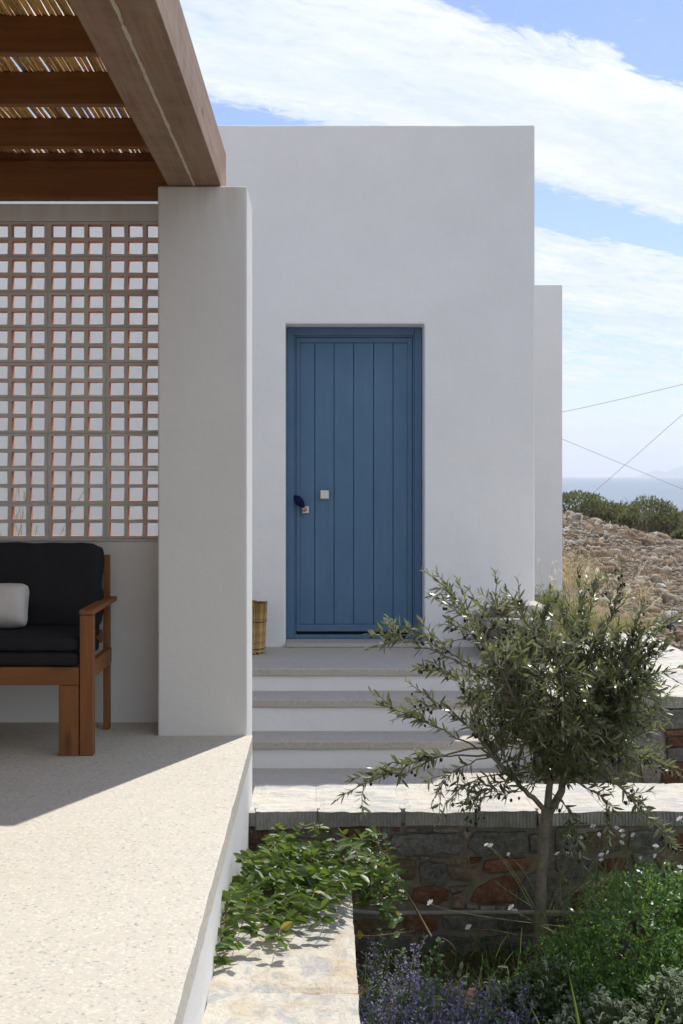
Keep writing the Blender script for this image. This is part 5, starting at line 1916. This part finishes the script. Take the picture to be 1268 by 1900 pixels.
yl = np.array([P(670, 1742, 4.86), P(628, 1668, 5.0), P(738, 1690, 5.3), P(620, 1664, 5.0)])
leaf_parts('leaf', yl, norm(np.array([[-.1, -.2, .5], [.9, -.2, .1], [.1, 0, -.8], [-.8, -.2, .1]])), norm(np.array([[.2, -1, .3], [0, -.5, 1], [0, -1, .2], [0, -.5, 1]])), np.array([.042, .036, .036, .03]), np.array([.024, .018, .02, .016]), T_OVAL, MT['yellow_leaf'], vn)
vm.build('stems', MT['vine_stem'], vn, smooth=True)

# ------------------------------------------------------------------ olive tree
OD = 5.6
ro = random.Random(42)
ot = thing('olive_tree', (PX(1004, OD), OD, -1.08), 'young olive tree with grey green leaves and ripe dark fruit before the steps', 'tree')
fork = P(1016, 1496, OD)
trunk = [P(1003, 1836, OD), P(1002, 1780, OD), P(1003, 1700, OD), P(1004, 1640, OD), P(1007, 1590, OD), P(1011, 1545, OD), P(1015, 1512, OD), fork]
tm = MB()
tm.tube([p_ + Vector((ro.gauss(0, .0015), ro.gauss(0, .0015), 0)) for p_ in trunk], [.031, .026, .0245, .0235, .023, .0245, .028, .024], 14)
limbs = []


def limb(pts, r0, r1):
    pts = [Vector(p_) for p_ in pts]
    fine = []
    for i in range(len(pts) - 1):
        for t in (0, .34, .67):
            p_ = pts[i].lerp(pts[i + 1], t)
            if fine and i:
                p_ += Vector((ro.gauss(0, .004), ro.gauss(0, .004), ro.gauss(0, .004)))
            fine.append(p_)
    fine.append(pts[-1])
    tm.tube(fine, [0.8 * r0 + (r1 - 0.8 * r0) * i / (len(fine) - 1) for i in range(len(fine))], 8)
    limbs.extend(fine[2:])


def Q(px, py, dd=0.0):
    return P(px, py, OD + dd)


limb([fork + Vector((0, 0, -.03)), Q(990, 1480, -.03), Q(968, 1462, -.06), Q(930, 1420, -.12), Q(890, 1370, -.18)], .017, .006)
limb([fork + Vector((0, 0, -.02)), Q(1020, 1450), Q(1012, 1390, .04), Q(990, 1320, .10), Q(975, 1240, .12)], .022, .006)
limb([fork + Vector((.006, 0, -.03)), Q(1042, 1470, .03), Q(1050, 1410, .06), Q(1062, 1330, .04), Q(1075, 1240, .0)], .026, .006)
limb([Q(1050, 1410, .06), Q(1090, 1360, -.05), Q(1130, 1300, -.10), Q(1160, 1240, -.14)], .014, .005)
limb([Q(1020, 1450), Q(1000, 1380, -.1), Q(960, 1310, -.2), Q(930, 1240, -.24)], .014, .005)
limb([Q(1045, 1440, .04), Q(1080, 1420, .14), Q(1130, 1390, .22)], .012, .005)
limb([Q(1012, 1390, .04), Q(960, 1350, .18), Q(915, 1300, .28)], .012, .005)
limb([Q(1052, 1400, .06), Q(1040, 1330, -.14), Q(1035, 1260, -.24), Q(1030, 1200, -.28)], .013, .005)
tm.build('trunk', MT['bark'], ot, smooth=True)

lp, lt, ln_ = [], [], []
om = MB()
fruit = []


def shoot(start, mid, tip, dens=1.0, bare=.25, size=1.0, fr=.06):
    ln = (tip - start).length
    n_ = max(6, int(ln / .028))
    pts = bez(start, mid, tip, n_)
    pts = [p_ + Vector((ro.gauss(0, .003), ro.gauss(0, .003), ro.gauss(0, .003))) if 0 < i < n_ - 1 else p_ for i, p_ in enumerate(pts)]
    r0 = min(.0045, .0016 + ln * .005)
    om.tube(pts, [r0 * (1 - .75 * i / (n_ - 1)) + .0004 for i in range(n_)], 5, caps=False)
    sp_ = .019 / dens
    acc = 0.0
    rot = ro.uniform(0, 3.14)
    tot, run = sum((pts[i + 1] - pts[i]).length for i in range(n_ - 1)), 0
    for i in range(n_ - 1):
        d = pts[i + 1] - pts[i]
        l_ = d.length
        t_ = d.normalized()
        run += l_
        acc += l_
        while acc > sp_:
            acc -= sp_
            if run / tot < bare:
                continue
            rot += 1.57 + ro.gauss(0, .25)
            a = t_.cross(Vector((.1, .2, 1))).normalized()
            b_ = t_.cross(a)
            for sg in (0, 3.1416):
                if ro.random() < .10:
                    continue
                th = rot + sg + ro.gauss(0, .2)
                s_ = a * math.cos(th) + b_ * math.sin(th)
                fwd = .65 + .75 * (run / tot) ** 2
                dv = s_ * ro.uniform(.75, 1.1) + t_ * fwd * ro.uniform(.7, 1.1) + Vector((0, 0, ro.gauss(.0, .12)))
                p_ = pts[i].lerp(pts[i + 1], ro.random())
                lp.append(tuple(p_))
                lt.append(tuple(dv))
                nn = t_ - s_ * .4 + Vector((0, 0, .55)) + Vector((ro.gauss(0, .3), ro.gauss(0, .3), ro.gauss(0, .3)))
                ln_.append(tuple(nn))
                lsz.append(size * ro.uniform(.75, 1.15) * (1 - .35 * (run / tot) ** 4))
            if ro.random() < fr:
                for q in range(ro.choice((1, 1, 2))):
                    fruit.append(pts[i] + Vector((ro.gauss(0, .010), ro.gauss(0, .010), -ro.uniform(.012, .03))))


lsz = []
HAND = [
    ((960, 1270), (870, 1110), (787, 1060), -.10), ((960, 1260), (900, 1150), (815, 1116), -.06), ((940, 1290), (800, 1185), (683, 1176), -.14),
    ((930, 1300), (850, 1200), (715, 1158), -.10), ((930, 1380), (820, 1345), (697, 1306), -.12), ((930, 1380), (850, 1310), (757, 1298), -.16),
    ((915, 1390), (740, 1408), (622, 1487), -.16), ((930, 1390), (760, 1390), (640, 1452), -.12), ((930, 1400), (830, 1415), (800, 1495), -.14),
    ((920, 1340), (870, 1240), (797, 1240), -.12), ((960, 1300), (940, 1190), (868, 1092), .0), ((975, 1260), (950, 1170), (905, 1096), .06),
    ((985, 1240), (985, 1170), (958, 1096), .1), ((1000, 1250), (1010, 1160), (1022, 1096), .0), ((1050, 1260), (1090, 1150), (1071, 1053), -.04),
    ((1075, 1240), (1095, 1160), (1100, 1085), .05), ((1080, 1270), (1125, 1180), (1158, 1082), -.08), ((1110, 1290), (1170, 1200), (1197, 1112), -.1),
    ((1140, 1260), (1185, 1180), (1262, 1150), -.12), ((1120, 1320), (1180, 1260), (1217, 1205), -.12), ((1130, 1310), (1190, 1270), (1212, 1240), -.05),
    ((1120, 1360), (1180, 1350), (1236, 1322), -.06), ((1110, 1390), (1190, 1390), (1268, 1430), .1), ((1110, 1410), (1180, 1420), (1225, 1400), .12),
    ((1080, 1420), (1150, 1440), (1190, 1498), .0), ((1060, 1430), (1130, 1470), (1130, 1500), -.08), ((1100, 1450), (1180, 1490), (1250, 1572), -.12),
    ((960, 1440), (900, 1450), (870, 1500), -.1), ((940, 1420), (860, 1440), (835, 1490), -.05), ((985, 1440), (950, 1470), (905, 1478), .0),
    ((1040, 1470), (1070, 1500), (1066, 1560), -.1), ((1070, 1250), (1050, 1180), (1044, 1110), .1), ((1020, 1230), (990, 1150), (935, 1120), -.1),
    ((930, 1250), (880, 1160), (835, 1150), -.2), ((1150, 1260), (1180, 1200), (1176, 1150), -.1), ((1160, 1250), (1200, 1220), (1222, 1180), -.1),
]
for s, m0, e, dz in HAND:
    st_ = min(limbs, key=lambda q: (q - Q(*s, dz)).length)
    shoot(st_, Q(*m0, dz * 1.1), Q(*e, dz * 1.3), 1.05, .28, 1.0, .10)
    # side twigs
    for k in range(4):
        t = ro.uniform(.35, .85)
        pts = bez(st_, Q(*m0, dz * 1.1), Q(*e, dz * 1.3), 20)
        b0 = pts[int(t * 19)]
        d = (pts[-1] - pts[int(t * 19) - 1]).normalized()
        e2 = b0 + (d + Vector((ro.gauss(0, .5), ro.gauss(0, .5), ro.gauss(.1, .5)))).normalized() * ro.uniform(.10, .2)
        shoot(b0, (b0 + e2) / 2 + Vector((0, 0, .02)), e2, 1.0, .12, .9, .12)
cc = Q(1040, 1308)
for k in range(540):
    while True:
        u = Vector((ro.uniform(-1, 1), ro.uniform(-1, 1), ro.uniform(-1, 1)))
        if .30 < u.length < 1:
            break
    e = cc + Vector((u.x * .48, u.y * .44, u.z * .43))
    if u.z < -.3:
        e.x = cc.x + .03 + u.x * .44
        e.z += .05 if abs(u.x) < .4 else 0
    st_ = min(ro.sample(limbs, 14), key=lambda q: (q - e).length)
    m0 = st_.lerp(e, .5) + Vector((ro.gauss(0, .03), ro.gauss(0, .03), ro.uniform(.0, .08)))
    e = e + Vector((0, 0, ro.gauss(.02, .03)))
    shoot(st_, m0, e, .95, .3, 1.0, .07)
lp, lt, ln_, lsz = np.array(lp), np.array(lt), np.array(ln_), np.array(lsz)
L_ = .061 * lsz
W_ = L_ * RNG.uniform(.18, .25, len(lp))
order = np.argsort(lp[:, 1] + RNG.random(len(lp)) * .12)
near, rest = order[:300], order[300:]
leaf_parts('leaf', lp[near], lt[near], ln_[near], L_[near], W_[near], T_LENS, MT['olive_leaf'], ot)
leaves('foliage', lp[rest], lt[rest], ln_[rest], L_[rest], W_[rest], T_LENS, MT['olive_leaf'], ot)
om.build('twigs', MT['twig'], ot, smooth=True)
fv, ff, nb_ = [], [], 0
for c in fruit:
    s_ = ro.uniform(.0055, .0085)
    fv.append(IV * np.array([s_, s_, s_ * 1.3]) + np.array(c))
    ff.append(IF + nb_ * len(IV))
    nb_ += 1
make('ripe_olives', np.concatenate(fv), np.concatenate(ff), MT['fruit'], ot, smooth=True, kind='stuff')
print('olive leaves', len(lp), 'fruit', len(fruit))
